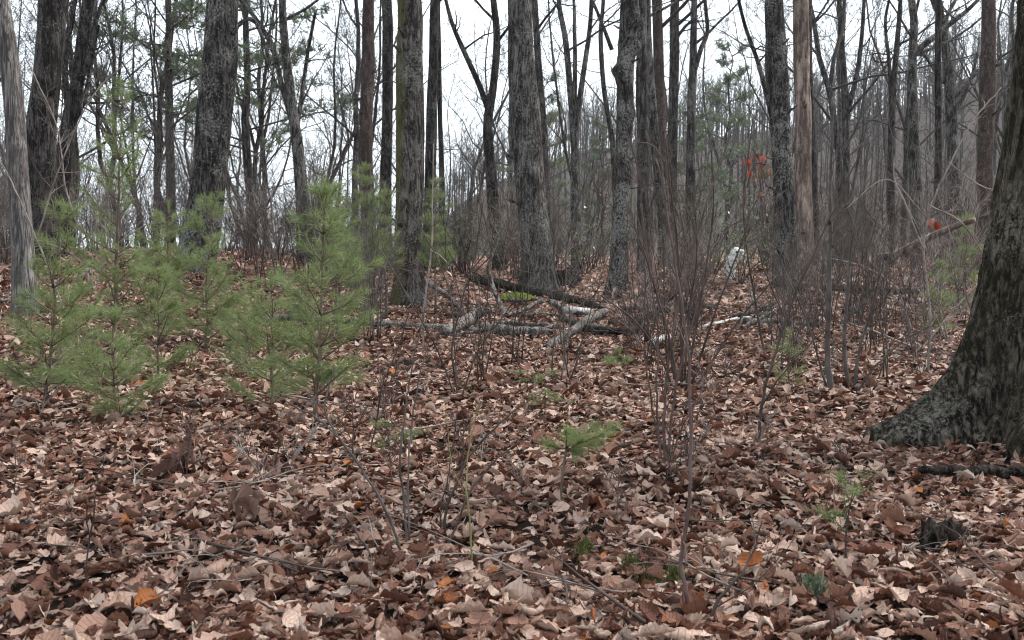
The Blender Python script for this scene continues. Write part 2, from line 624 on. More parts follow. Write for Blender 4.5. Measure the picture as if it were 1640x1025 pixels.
def leaf_batch(rng, n, kind, nv, nu, size, curl=1.0):
    """n leaves as (n, k, 3) around their centres, flat side up, and the faces of one"""
    U, V, W, q = leaf_template(kind, nv, nu)
    k = len(U)
    L = size * np.clip(np.exp(rng.normal(0, 0.27, n)), 0.45, 1.75)
    asp = rng.uniform(0.6, 1.15, n)
    k1 = rng.normal(0, 1.5, n) * curl
    k1[np.abs(k1) < 0.08] = 0.08
    k2 = rng.normal(0, 1.15, n) * curl
    k2[np.abs(k2) < 0.08] = 0.08
    # irregular edge
    jag = 1 + rng.normal(0, 0.10, (n, k)) * (np.abs(U) > 0.9)
    wx = (W * np.sign(U))[None] * asp[:, None] * jag
    au = np.abs(U)[None]
    th = au * k1[:, None]
    x = wx * np.sin(th) / k1[:, None]
    z = np.abs(wx) * (1 - np.cos(th)) / k1[:, None] * 1.6
    ph = (V - 0.5)[None] * k2[:, None]
    y = np.sin(ph) / k2[:, None]
    z = z + (1 - np.cos(ph)) / k2[:, None]
    p1, p2 = rng.uniform(0, 6.28, (2, n, 1))
    z = z + 0.035 * curl * np.sin(6 * U[None] + p1) * np.sin(9 * V[None] + p2) + rng.normal(0, 0.012, (n, k)) * curl
    bend = rng.normal(0, 0.12, n)[:, None]
    x = x + bend * (V[None] - 0.5) ** 2
    P3 = np.stack([x, y, z], -1) * L[:, None, None]
    return P3, q, U, V


def rot_batch(rng, n, tilt):
    yaw = rng.uniform(0, 2 * pi, n)
    tx = rng.normal(0, tilt, n)
    ty = rng.normal(0, tilt, n)
    cz, sz = np.cos(yaw), np.sin(yaw)
    cx, sx = np.cos(tx), np.sin(tx)
    cy, sy = np.cos(ty), np.sin(ty)
    o, l = np.zeros(n), np.ones(n)
    Rz = np.stack([cz, -sz, o, sz, cz, o, o, o, l], -1).reshape(n, 3, 3)
    Rx = np.stack([l, o, o, o, cx, -sx, o, sx, cx], -1).reshape(n, 3, 3)
    Ry = np.stack([cy, o, sy, o, l, o, -sy, o, cy], -1).reshape(n, 3, 3)
    return Rz @ Ry @ Rx


KEEP_OUT = []          # (x, y, radius) of trunk feet: no leaves inside them


def scatter(rng, r0, r1, dens, amax):
    area = (r1 ** 2 - r0 ** 2) * amax
    n = int(area * dens)
    r = np.sqrt(rng.uniform(r0 ** 2, r1 ** 2, n))
    a = rng.uniform(-amax, amax, n)
    x, y = r * np.sin(a), r * np.cos(a)
    # clumps and thin places
    c = np.sin(2.1 * x + 1.3 * y) * np.sin(1.7 * y - 0.9 * x + 2) + 0.6 * np.sin(5.3 * x - 2.2 * y) * np.sin(4.1 * y + 1.2)
    keep = rng.uniform(0, 1, n) < 0.92 + 0.16 * c
    for (kx, ky, kr) in KEEP_OUT:
        keep &= np.hypot(x - kx, y - ky) > kr
    return x[keep], y[keep]


def make_litter():
    rng = np.random.default_rng(5)
    mb = MB()
    singles = []
    zones = [(2.8, 5.0, 720, 0.60, 9, 5, 0.083, True), (5.0, 7.0, 630, 0.57, 9, 3, 0.082, False), (7.0, 9.0, 570, 0.56, 7, 3, 0.083, False), (9.0, 12.0, 440, 0.56, 5, 3, 0.09, False),
             (12.0, 22.0, 270, 0.56, 3, 3, 0.106, False), (22.0, 40.0, 85, 0.56, 3, 2, 0.17, False), (40.0, 60.0, 22, 0.56, 3, 2, 0.26, False),
             (2.6, 9.0, 380, 0.58, 3, 3, 0.042, False)]
    for (r0, r1, dens, am, nv, nu, size, near) in zones:
        for kind, share in (('oak', 0.45), ('maple', 0.25), ('beech', 0.30)):
            x, y = scatter(rng, r0, r1, dens * share, am)
            n = len(x)
            P3, q, U, V = leaf_batch(rng, n, kind, nv, nu, size * (1.1 if kind == 'maple' else 1.0), 1.0)
            P3 = np.einsum('nij,nkj->nki', rot_batch(rng, n, 0.26), P3)
            zo = 0.010 + rng.beta(1.3, 1.8, n) * (0.07 if r0 < 10 else 0.045)
            z = H(x, y) + zo
            P3[:, :, 0] += x[:, None]
            P3[:, :, 1] += y[:, None]
            P3[:, :, 2] += z[:, None]
            k = len(U)
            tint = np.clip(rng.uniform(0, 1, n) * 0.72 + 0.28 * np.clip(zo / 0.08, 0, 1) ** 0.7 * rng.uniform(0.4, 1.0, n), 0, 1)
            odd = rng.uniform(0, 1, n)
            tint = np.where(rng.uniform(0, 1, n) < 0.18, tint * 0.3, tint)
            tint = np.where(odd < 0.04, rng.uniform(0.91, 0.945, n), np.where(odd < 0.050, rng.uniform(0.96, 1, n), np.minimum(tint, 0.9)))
            A = np.empty((n, k, 3), np.float32)
            A[:, :, 0] = tint[:, None]
            A[:, :, 1] = U[None]
            A[:, :, 2] = V[None]
            Q = (q[None] + (np.arange(n) * k)[:, None, None]).reshape(-1, 4)
            mb.add(P3.reshape(-1, 3), Q, None, 0, A.reshape(-1, 3))
    o = mb.build('leaf_litter', M_LEAF, GROUND, attr=True)
    tag(o, kind='stuff')
    # the 300 leaves that show largest, each by itself: those lying uppermost in the front of the view
    tmpl = []
    for i in range(30):
        kind = ('oak', 'oak', 'maple', 'beech', 'oak', 'maple')[i % 6]
        P3, q, U, V = leaf_batch(rng, 1, kind, 13, 5, 0.10, 1.15)
        b = MB()
        b.add(P3[0], q, None, 0, np.stack([np.full(len(U), 0.5), U, V], -1))
        tmpl.append(b.mesh('leaf', M_LEAF_O, True, True))
    pts = []
    while len(pts) < 300:
        d = 3.85 + 1.55 * rng.uniform(0, 1) ** 1.5
        x = rng.uniform(-0.47, 0.47) * d
        if all((x - a) ** 2 + (d - b) ** 2 > 0.07 ** 2 for a, b in pts):
            pts.append((x, d))
    for i, (x, d) in enumerate(pts):
        lf = bpy.data.objects.new('leaf', tmpl[int(rng.integers(0, 30))])
        COL.objects.link(lf)
        lf.parent = GROUND
        lf.location = (x, d, h1(x, d) + rng.uniform(0.065, 0.10))
        lf.rotation_euler = (rng.normal(0, 0.25), rng.normal(0, 0.25), rng.uniform(0, 6.28))
        s = rng.uniform(0.7, 1.25)
        lf.scale = (s, s, s)


# ------------------------------------------------------------------ branches and trees
def limb(mb, rnd, p, d, length, r, lev, up=0.05, wob=0.16, dens=1.0, kids=True, m=0, rmin=0.003, ang=(30, 65)):
    nseg = (3, 3, 5, 8, 10)[lev]
    sides = (3, 3, 4, 6, 8)[lev]
    step = length / nseg
    pts = [p]
    dirs = [d]
    for i in range(nseg):
        d = np.array([d[0] + rnd.gauss(0, wob), d[1] + rnd.gauss(0, wob), d[2] + rnd.gauss(0, wob) + up])
        d /= sqrt(d @ d)
        p = p + d * step
        pts.append(p)
        dirs.append(d)
    rad = [max(rmin, r * (1 - 0.8 * (i / nseg) ** 0.9)) for i in range(nseg + 1)]
    tube(mb, pts, rad, sides, m, cap=lev >= 2)
    if lev > 0 and kids:
        cnt = int((4.5, 5, 6, 8, 9)[lev] * dens * rnd.uniform(0.75, 1.25) + 0.5)
        for c in range(cnt):
            f = 0.22 + 0.78 * (c + rnd.random()) / max(cnt, 1)
            f = min(f, 0.98) * nseg
            i = int(f)
            b = pts[i] + (pts[i + 1] - pts[i]) * (f - i)
            dd = dirs[i + 1]
            an = radians(rnd.uniform(*ang))
            az = rnd.uniform(0, 2 * pi)
            q = np.cross(dd, (0.31, 0.55, 0.77) if abs(dd[2]) > 0.7 else (0, 0, 1.0))
            q /= sqrt(q @ q) + 1e-9
            q2 = np.cross(dd, q)
            nd = dd * cos(an) + (q * cos(az) + q2 * sin(az)) * sin(an)
            ll = length * (1 - 0.55 * f / nseg) * rnd.uniform(0.35, 0.62)
            limb(mb, rnd, b, nd, ll, max(rmin, r * (1 - 0.7 * f / nseg) * 0.5), lev - 1, up, wob * 1.1, dens, True, m, rmin, ang)


def face_angle(pts, wdir):
    T = norm(pts[-1] - pts[0])
    d = np.abs(pts[-1] - pts[0])
    ref = np.zeros(3)
    ref[int(np.argmin(d))] = 1
    A = norm(np.cross(T, ref))
    Bv = np.cross(T, A)
    return math.atan2(np.dot(wdir, Bv), np.dot(wdir, A))


def trunk_mesh(mb, path, rad, sides, seed, flare=0.35, fh=0.35, rough=0.05, lobes=5, burls=()):
    rr = np.random.default_rng(seed)
    a1, a2, a3, a4 = rr.uniform(0, 6.28, 4)
    z0 = path[0][2]
    burls = [(bz, face_angle(path, np.array(bd)), bs, bw) for (bz, bd, bs, bw) in burls]

    def rf(th, idx, pts):
        zz = (pts[:, 2] - z0)[:, None]
        s = 1 + rough * (np.sin(2 * th + 1.3 * zz + a1) + 0.7 * np.sin(3 * th - 2.1 * zz + a2) + 0.5 * np.sin(5 * th + 3.7 * zz + a3))
        s = s + flare * np.exp(-np.maximum(zz - 0.05, 0) / fh) * (1 + 0.35 * np.sin(lobes * th + a4) + 0.25 * np.sin((lobes - 2) * th + a1))
        for (bz, bt, bs, bw) in burls:
            dt = np.angle(np.exp(1j * (th - bt)))
            s = s + bs * np.exp(-((zz - bz) / bw) ** 2 - (dt / 0.9) ** 2)
        return s
    tube(mb, path, rad, sides, 0, True, rf)


def make_tree(name, label, pts, d, widths, bk, seed, limbs=8, height=17.0, forks=(), sides=14, flare=0.3, group=None, cat='tree', first=0.45,
              burls=(), broken=False, limb_len=0.28, tw='far', dens=0.55, base_drop=0.12, lowlimbs=(), rough=0.05):
    """pts: pixels up the trunk (top of the picture last), d: metres away, widths: pixel widths at the points"""
    rnd = random.Random(seed)
    base = gd(pts[0][0], d)
    root = empty(name, base, label, cat, group)
    path = [base - np.array([0, 0, base_drop])]
    rad = [widths[0] * d / F / 2 * 1.02]
    for i, ((px, py), wd) in enumerate(zip(pts, widths)):
        dy = rnd.gauss(0, 0.03)
        q = P(px, py, d + dy)
        if i == 0:
            q = base + np.array([0, 0, 0.05])
        path.append(q)
        rad.append(wd * d / F / 2)
    if not broken:
        t = norm(path[-1] - path[-2])
        t = norm(t * 0.6 + np.array([0, 0, 0.6]))
        p = path[-1].copy()
        r = rad[-1]
        top = max(height - (p[2] - base[2]), 2.0)
        r0 = r
        for k in range(6):
            t = norm(t + np.array([rnd.gauss(0, 0.07), rnd.gauss(0, 0.07), 0.03]))
            p = p + t * top / 6
            r = r0 * (1 - 0.15 * (k + 1)) + 0.012
            path.append(p.copy())
            rad.append(r)
    path = np.array(path) - base
    n = 110 if burls else 50
    u = np.linspace(0, 1, n) ** 1.25
    sp = spline(path, 300)
    rs = np.interp(np.linspace(0, 1, 300), np.linspace(0, 1, len(rad)), rad)
    ii = (u * 299).astype(int)
    sp2, rs2 = sp[ii], rs[ii]
    mb = MB()
    trunk_mesh(mb, sp2, rs2, sides, seed, flare, 0.25, rough, burls=burls)
    mb.build('trunk', BK[bk], root)
    KEEP_OUT.append((base[0], base[1], rad[0] * 0.9))
    # forks given as pixel polylines: (list of (px, py), width at start, width at end)
    for fk in forks:
        fp = [P(px, py, d + rnd.uniform(-0.1, 0.1) + 0.15 * j * rnd.uniform(-1, 1)) - base for j, (px, py) in enumerate(fk[0])]
        w0, w1 = fk[1], fk[2]
        last = norm(fp[-1] - fp[-2])
        out = w1 > 4 and fk[0][-1][1] <= 5
        if out:
            for k in range(3):
                last = norm(last + np.array([rnd.gauss(0, 0.1), rnd.gauss(0, 0.1), 0.15]))
                fp.append(fp[-1] + last * 1.8)
        s = spline(fp, 22 if out else 14)
        rr = np.linspace(w0, w1 * (0.35 if out else 1.0), len(s)) * d / F / 2
        mb = MB()
        tube(mb, s, rr, 8)
        for k in range(int(7 * dens) + 2):
            f = rnd.uniform(0.25, 0.98)
            i = int(f * (len(s) - 1))
            tt = norm(s[min(i + 1, len(s) - 1)] - s[i - 1])
            sd_ = norm(tt * 0.6 + np.array([rnd.gauss(0, 0.8), rnd.gauss(0, 0.8), rnd.gauss(0.1, 0.4)]))
            limb(mb, rnd, s[i], sd_, rnd.uniform(0.8, 2.2), rr[i] * 0.4 + 0.004, 2, 0.05, 0.18, 0.7)
        mb.build('branch', BK[bk], root)
    # limbs of the crown
    L = len(sp2)
    zt = sp2[-1][2]
    for k in range(0 if broken else limbs):
        zf = first + (1 - first) * (k + rnd.random() * 0.8) / limbs
        i = int(np.argmin(np.abs(sp2[:, 2] - zf * zt)))
        i = min(max(i, 2), L - 2)
        az = k * 2.4 + rnd.uniform(-0.5, 0.5)
        el = radians(rnd.uniform(20, 60))
        dv = np.array([cos(az) * cos(el), sin(az) * cos(el), sin(el)])
        ll = (zt * limb_len) * (1.25 - zf * 0.75) * rnd.uniform(0.7, 1.2)
        mb = MB()
        limb(mb, rnd, sp2[i], dv, ll, rs2[i] * 0.42, 3, 0.06, 0.15, dens, True, 0, 0.0035)
        mb.build('branch', BK[bk] if rs2[i] > 0.05 else TW[tw], root)
    if widths[0] > 24:
        for k in range(rnd.randint(2, 5)):
            z = rnd.uniform(0.8, 6.5)
            i = int(np.argmin(np.abs(sp2[:, 2] - z)))
            az = rnd.uniform(pi, 2 * pi)
            dv = norm([cos(az), sin(az), rnd.uniform(0.1, 0.6)])
            o_ = sp2[i] + dv * rs2[i] * 0.7
            l_ = rnd.uniform(0.08, 0.35)
            mb = MB()
            tube(mb, np.array([o_, o_ + dv * (rs2[i] * 0.3 + l_ * 0.5), o_ + dv * (rs2[i] * 0.3 + l_) + np.array([0, 0, 0.03])]), [rs2[i] * 0.22, rs2[i] * 0.12, rs2[i] * 0.07], 7)
            mb.build('branch_stub', BK[bk], root)
    # dead side twigs low on the trunk
    for k in range(rnd.randint(2, 5)):
        z = rnd.uniform(2.0, 7.0)
        i = int(np.argmin(np.abs(sp2[:, 2] - z)))
        az = rnd.uniform(0, 6.28)
        mb = MB()
        limb(mb, rnd, sp2[i], norm([cos(az), sin(az), rnd.uniform(-0.1, 0.7)]), rnd.uniform(0.7, 2.2), 0.016, 2, 0.02, 0.22, 0.8)
        if not broken:
            mb.build('branch', TW[tw], root)
    return root


make_tree('dead_snag', 'bare grey barkless dead trunk leaning left at the edge of the pine saplings', [(40, 478), (34, 350), (24, 200), (15, 100), (-2, -10), (-25, -160)], 16.0,
          [37, 34, 32, 30, 28, 25], 'snag', 11, broken=True, flare=0.25, cat='dead tree')
make_tree('oak_tree', 'dark rough trunk swollen black high up, behind the barkless dead trunk', [(62, 400), (66, 340), (66, 200), (78, 100), (86, 0), (95, -80)], 22.0,
          [54, 48, 46, 45, 44, 42], 'dark', 12, burls=[(5.9, (0.9, -0.5, 0), 0.45, 0.3)], limbs=7, flare=0.2)
make_tree('oak_tree', 'dark crooked tree forking in a narrow fan beside the swollen trunk', [(92, 395), (98, 300), (108, 210), (122, 140), (132, 70), (142, 0)], 24.0,
          [30, 27, 25, 23, 20, 17], 'dark', 13, forks=[([(112, 190), (104, 120), (110, 50), (120, 0)], 12, 9), ([(122, 145), (140, 100), (150, 50), (165, 0)], 10, 7),
          ([(112, 210), (135, 160), (146, 100), (158, 40)], 9, 5)], flare=0.2)
make_tree('oak_tree', 'stout leaning trunk, half dark and half crusted with pale lichen, behind the pine saplings', [(312, 440), (326, 350), (343, 200), (351, 100), (357, 0), (362, -90)], 22.0,
          [64, 60, 55, 53, 50, 48], 'lichen', 14, sides=20, limbs=8, flare=0.12, forks=[([(358, 60), (400, 30), (420, 60), (440, 130)], 9, 4)])
make_tree('forked_tree', 'grey tree whose thin stems part in a V, right of the stout lichened trunk', [(490, 400), (485, 330), (478, 250), (468, 170), (458, 90), (452, 0)], 27.0,
          [26, 23, 20, 15, 13, 12], 'grey', 15, forks=[([(470, 200), (452, 140), (434, 70), (395, 10), (380, -5)], 10, 6), ([(474, 215), (484, 150), (492, 90), (505, 20)], 8, 5)], first=0.3)
make_tree('oak_tree', 'straight brown trunk rising from behind the tall green sapling', [(592, 430), (589, 330), (586, 200), (590, 100), (590, 0)], 27.0, [27, 23, 21, 20, 18], 'red', 16, limbs=9)
make_tree('oak_tree', 'slim straight grey brown trunk just behind the mossy trunk', [(618, 425), (617, 330), (620, 200), (621, 100), (619, 0)], 32.0, [22, 19, 18, 17, 16], 'dark', 17)
make_tree('oak_tree', 'stout trunk greened by moss down one side, in front of the fallen logs', [(654, 505), (655, 420), (656, 300), (657, 180), (656, 80), (655, 0)], 22.0,
          [52, 48, 45, 43, 42, 41], 'mossy', 18, sides=20, limbs=8, flare=0.35)
make_tree('oak_tree', 'straight dark trunk leaning slightly, next behind the mossy trunk', [(684, 425), (688, 330), (691, 200), (694, 100), (697, 0)], 31.0, [20, 18, 17, 16, 15], 'dark', 19)
make_tree('young_tree', 'thin dark pole of a tree close beside the leaning dark trunk', [(708, 430), (708, 300), (705, 200), (703, 100), (702, 0)], 35.0, [11, 9, 8, 8, 7], 'dark', 20, sides=8, limbs=7)
make_tree('forked_tree', 'dark tree forked like a wishbone in front of open sky', [(800, 430), (793, 360), (784, 250), (782, 190), (791, 130), (796, 60), (790, 0)], 33.0,
          [22, 19, 17, 16, 12, 11, 10], 'dark', 21, forks=[([(782, 175), (765, 130), (742, 80), (725, 40), (714, 0)], 10, 7)], first=0.35)
make_tree('oak_tree', 'broad furrowed trunk with pale grey plates standing over the mossy mound', [(862, 462), (858, 400), (846, 250), (838, 150), (834, 60), (832, 0)], 25.5,
          [58, 52, 48, 45, 41, 40], 'grey', 22, sides=20, limbs=8, flare=0.3)
make_tree('young_tree', 'slender trunk slanting behind the broad furrowed trunk', [(880, 425), (876, 330), (869, 200), (862, 100), (856, 0)], 36.0, [17, 15, 13, 12, 10], 'far', 23, limbs=9)
make_tree('forked_tree', 'slim tree with several stems opening upwards between the broad trunk and the burled trunk', [(922, 440), (921, 330), (920, 230), (912, 130), (905, 60), (895, 0)], 33.0,
          [15, 14, 13, 10, 9, 7], 'grey', 24, forks=[([(921, 210), (934, 120), (944, 50), (947, 0)], 10, 7), ([(920, 180), (921, 100), (920, 40), (919, 0)], 8, 6)], first=0.35)
make_tree('young_tree', 'thin bare tree leaning against the sky just short of the burled trunk', [(990, 420), (982, 240), (968, 150), (962, 60), (966, 0)], 36.0, [10, 9, 8, 7, 6], 'far', 25, sides=8,
          forks=[([(980, 80), (965, 40), (948, 0)], 7, 5)])
make_tree('oak_tree', 'trunk with three knobbly burls high up, behind the fallen logs', [(986, 482), (992, 400), (997, 300), (1000, 200), (1003, 100), (1008, 0)], 24.0,
          [33, 28, 26, 28, 27, 28], 'lichen', 26, sides=24, limbs=7, burls=[(5.0, (-0.95, -0.4, 0), 0.85, 0.14), (5.55, (0.9, -0.5, 0), 0.9, 0.13), (5.62, (-0.3, -1, 0), 0.4, 0.11), (6.15, (0.5, -0.8, 0), 0.7, 0.17), (4.1, (0.7, -0.7, 0), 0.35, 0.12)])
make_tree('oak_tree', 'straight pale brown trunk directly behind the burled trunk', [(1032, 425), (1031, 330), (1029, 200), (1028, 100), (1027, 0)], 31.0, [23, 21, 19, 18, 18], 'far', 27)
make_tree('oak_tree', 'pale slightly curved trunk squeezed between the brown and the reddish trunks', [(1068, 430), (1060, 330), (1047, 200), (1040, 100), (1036, 0)], 33.0, [20, 18, 15, 13, 12], 'grey', 28)
make_tree('oak_tree', 'straight reddish brown trunk, middle one of the close set behind the burls', [(1066, 425), (1062, 300), (1058, 200), (1055, 100), (1052, 0)], 36.0, [20, 18, 17, 17, 17], 'red', 29)
make_tree('oak_tree', 'dull grey trunk with a short side limb beside the reddish trunk', [(1074, 425), (1075, 300), (1078, 180), (1080, 90), (1081, 0)], 38.0, [19, 17, 16, 15, 14], 'far', 30,
          forks=[([(1084, 60), (1100, 40), (1118, 25)], 6, 3)])
make_tree('forked_tree', 'grey tree with an elbowed right stem, past the close set of trunks', [(1108, 425), (1106, 300), (1107, 200), (1110, 100), (1112, 0)], 38.0, [18, 16, 14, 12, 10], 'grey', 31,
          forks=[([(1108, 130), (1122, 80), (1133, 50), (1129, 0)], 9, 7)])
make_tree('oak_tree', 'upright lichen spotted trunk with a thin dark stem leaning into it', [(1260, 462), (1258, 400), (1255, 300), (1250, 200), (1244, 90), (1240, 0)], 25.5,
          [40, 36, 34, 33, 31, 29], 'lichen', 32, sides=20, limbs=8, forks=[([(1250, 250), (1232, 170), (1214, 100), (1196, 50), (1183, 0)], 9, 7)])
make_tree('dead_snag', 'smooth pinkish tan trunk that has shed its bark, beside the lichen spotted trunk', [(1288, 410), (1286, 300), (1287, 200), (1284, 100), (1282, 0), (1281, -90)], 32.0,
          [30, 27, 26, 25, 24, 22], 'tan', 33, broken=True, cat='dead tree')
make_tree('young_tree', 'dark thin trunk close behind the pinkish tan one', [(1308, 415), (1304, 300), (1299, 180), (1296, 90), (1296, 0)], 36.0, [13, 12, 11, 10, 9], 'dark', 34, sides=8)
make_tree('young_tree', 'pale forked young tree, first one past the dark thin trunk', [(1352, 410), (1354, 300), (1355, 200), (1350, 100), (1344, 0)], 42.0, [16, 14, 12, 10, 8], 'far', 35, sides=10,
          forks=[([(1355, 190), (1372, 120), (1380, 60), (1384, 0)], 9, 7)], first=0.3)
make_tree('young_tree', 'bent dark tree with a zigzag twig, left of the tree with the thick crook', [(1428, 410), (1427, 300), (1428, 200), (1434, 100), (1442, 0)], 38.0, [14, 12, 11, 9, 7], 'dark', 36, sides=8,
          forks=[([(1428, 180), (1424, 100), (1418, 40), (1424, 0)], 7, 5), ([(1426, 100), (1402, 98), (1400, 86), (1425, 88)], 3, 2)])
make_tree('forked_tree', 'grey tree whose thick crooked limb bends towards its dark neighbour', [(1470, 405), (1466, 300), (1462, 180), (1461, 100), (1464, 40), (1460, 0)], 33.0, [21, 19, 17, 14, 12, 11], 'grey', 37,
          forks=[([(1466, 85), (1484, 68), (1498, 58), (1520, 40), (1545, 20), (1566, 0)], 11, 8)], first=0.35)
make_tree('young_tree', 'very dark straight narrow trunk in front of a pale forked tree', [(1502, 420), (1502, 300), (1503, 200), (1502, 100), (1503, 0)], 30.0, [13, 12, 11, 10, 9], 'dark', 38, sides=10)
make_tree('forked_tree', 'pale blotched tree splitting into a broad fork behind the very dark narrow trunk', [(1534, 405), (1528, 300), (1524, 180), (1517, 100), (1511, 40), (1494, 0)], 40.0, [22, 20, 18, 15, 12, 9], 'grey', 39,
          forks=[([(1520, 140), (1516, 70), (1516, 30), (1530, 0)], 9, 6), ([(1524, 190), (1545, 150), (1560, 110), (1570, 60)], 8, 4)], first=0.3)
make_tree('oak_tree', 'straight reddish brown trunk standing beside the huge foreground oak', [(1574, 400), (1577, 300), (1580, 180), (1583, 90), (1583, 0)], 30.0, [30, 27, 25, 23, 22], 'red', 40)


def big_oak():
    d = 8.2
    base = gd(1690, d)
    root = empty('oak_tree', base, 'huge dark oak with furrowed bark and a spreading root foot in the right foreground', 'tree')
    path = [P(1690, 760, d), P(1694, 690, d), P(1702, 560, d), P(1716, 400, d), P(1732, 200, d), P(1750, 0, d), P(1768, -200, d)]
    path = [np.array(p) - base for p in path]
    path[0][2] = -0.25
    path += [path[-1] + np.array([0.15, 0.1, 2.2]), path[-1] + np.array([0.1, 0.3, 5.0]), path[-1] + np.array([0.3, 0.2, 9.0])]
    rad = [0.60, 0.58, 0.54, 0.52, 0.505, 0.49, 0.475, 0.42, 0.33, 0.15]
    s = spline(path, 2000)
    rr = np.interp(np.linspace(0, 1, 2000), np.linspace(0, 1, len(rad)), rad)
    pick = np.unique(np.concatenate([np.arange(0, 560, 2), np.arange(560, 2000, 16), [1999]]))
    s, rr = s[pick], rr[pick]
    rg = np.random.default_rng(3)
    ph = rg.uniform(0, 6.28, 12)

    def rf(th, idx, pts):
        zz = pts[:, 2][:, None]
        # theta is measured in the tube's own frame; work from the world angle of each side instead
        f = np.exp(-np.maximum(zz, 0) / 0.75)
        f2 = np.exp(-np.maximum(zz + 0.05, 0) / 0.55)
        lob = np.zeros_like(th + zz)
        for (t0, amp, wd) in ROOTS:
            dt = np.angle(np.exp(1j * (th - t0)))
            lob = lob + amp * np.exp(-(dt / wd) ** 2)
        out = 1 + 0.16 * f2 + f * lob + f2 * 0.22 * lob
        w_ = 0.35 * np.sin(3.1 * zz + 2 * th + ph[0]) + 0.25 * np.sin(7 * zz + ph[1])
        fur = np.abs(np.sin(13 * th + w_ * 2.4 + ph[2])) ** 0.55 * 0.6 + np.abs(np.sin(21 * th - w_ * 3 + 1.3 * zz + ph[3])) ** 0.7 * 0.4
        brk = 0.5 + 0.5 * np.sin(16 * zz + 5 * np.sin(5 * th + ph[4]) + 3 * np.sin(9 * th + ph[5]))
        out = out + 0.46 * lob * np.exp(-np.maximum(zz, 0) / 0.2)
        return out * (1 + 0.13 * (fur - 0.5) * (1 + 0.4 * np.sin(2.3 * zz + 4 * th)) + 0.014 * brk * fur + 0.03 * np.sin(2 * th + zz + ph[6]))
    global ROOTS
    ROOTS = [(face_angle(s, np.array([cos(radians(t)), sin(radians(t)), 0])), amp, wd) for (t, amp, wd) in
             ((190, 0.76, 0.30), (232, 0.34, 0.2), (268, 0.25, 0.2), (305, 0.22, 0.24), (20, 0.7, 0.3), (110, 0.6, 0.3), (150, 0.4, 0.2))]
    mb = MB()
    tube(mb, s, rr, 190, 0, True, rf)
    mb.build('trunk', BK['oak'], root)
    KEEP_OUT.append((base[0], base[1], 0.62))
    rnd = random.Random(8)
    for k in range(9):
        z = 6.5 + k * 0.9
        i = int(np.argmin(np.abs(s[:, 2] - z)))
        az = k * 2.4
        b = MB()
        limb(b, rnd, s[i], norm([cos(az), sin(az), 0.55]), rnd.uniform(3.5, 5.5), rr[i] * 0.4, 3, 0.05, 0.15, 0.8)
        b.build('branch', BK['dark'], root)


big_oak()


# background trees, built once per kind and copied
def proto_bare(seed, hgt, r, lev=3, fork=False, dens=0.88, nl=12):
    rnd = random.Random(seed)
    root = bpy.data.objects.new('bare_tree', None)
    COL.objects.link(root)
    path = [np.zeros(3) - np.array([0, 0, 0.3])]
    d = np.array([rnd.gauss(0, 0.05), rnd.gauss(0, 0.05), 1.0])
    p = path[0]
    for k in range(14):
        d = norm(d + np.array([rnd.gauss(0, 0.11), rnd.gauss(0, 0.11), 0.06]))
        p = p + d * hgt / 14
        path.append(p)
    path = np.array(path)
    rad = r * (1 - 0.9 * (np.arange(15) / 14) ** 0.9) + 0.01
    rad[0] *= 1.3
    mb = MB()
    tube(mb, path, rad, 8)
    mb.build('trunk', BK['far'], root)
    mb = MB()
    for k in range(nl):
        f = 0.25 + 0.72 * (k + rnd.random()) / nl
        i = int(f * 14)
        az = k * 2.4 + rnd.uniform(-0.6, 0.6)
        el = radians(rnd.uniform(25, 62))
        limb(mb, rnd, path[i], np.array([cos(az) * cos(el), sin(az) * cos(el), sin(el)]), hgt * 0.33 * (1.15 - 0.75 * f) * rnd.uniform(0.7, 1.25), rad[i] * 0.5, lev, 0.07, 0.17, dens, True, 0, 0.006)
    if fork:
        limb(mb, rnd, path[5], norm([0.45, 0.1, 1]), hgt * 0.55, rad[5] * 0.75, lev, 0.05, 0.1, dens * 1.3, True, 0, 0.006)
    mb.build('crown', TW['far'], root)
    return root


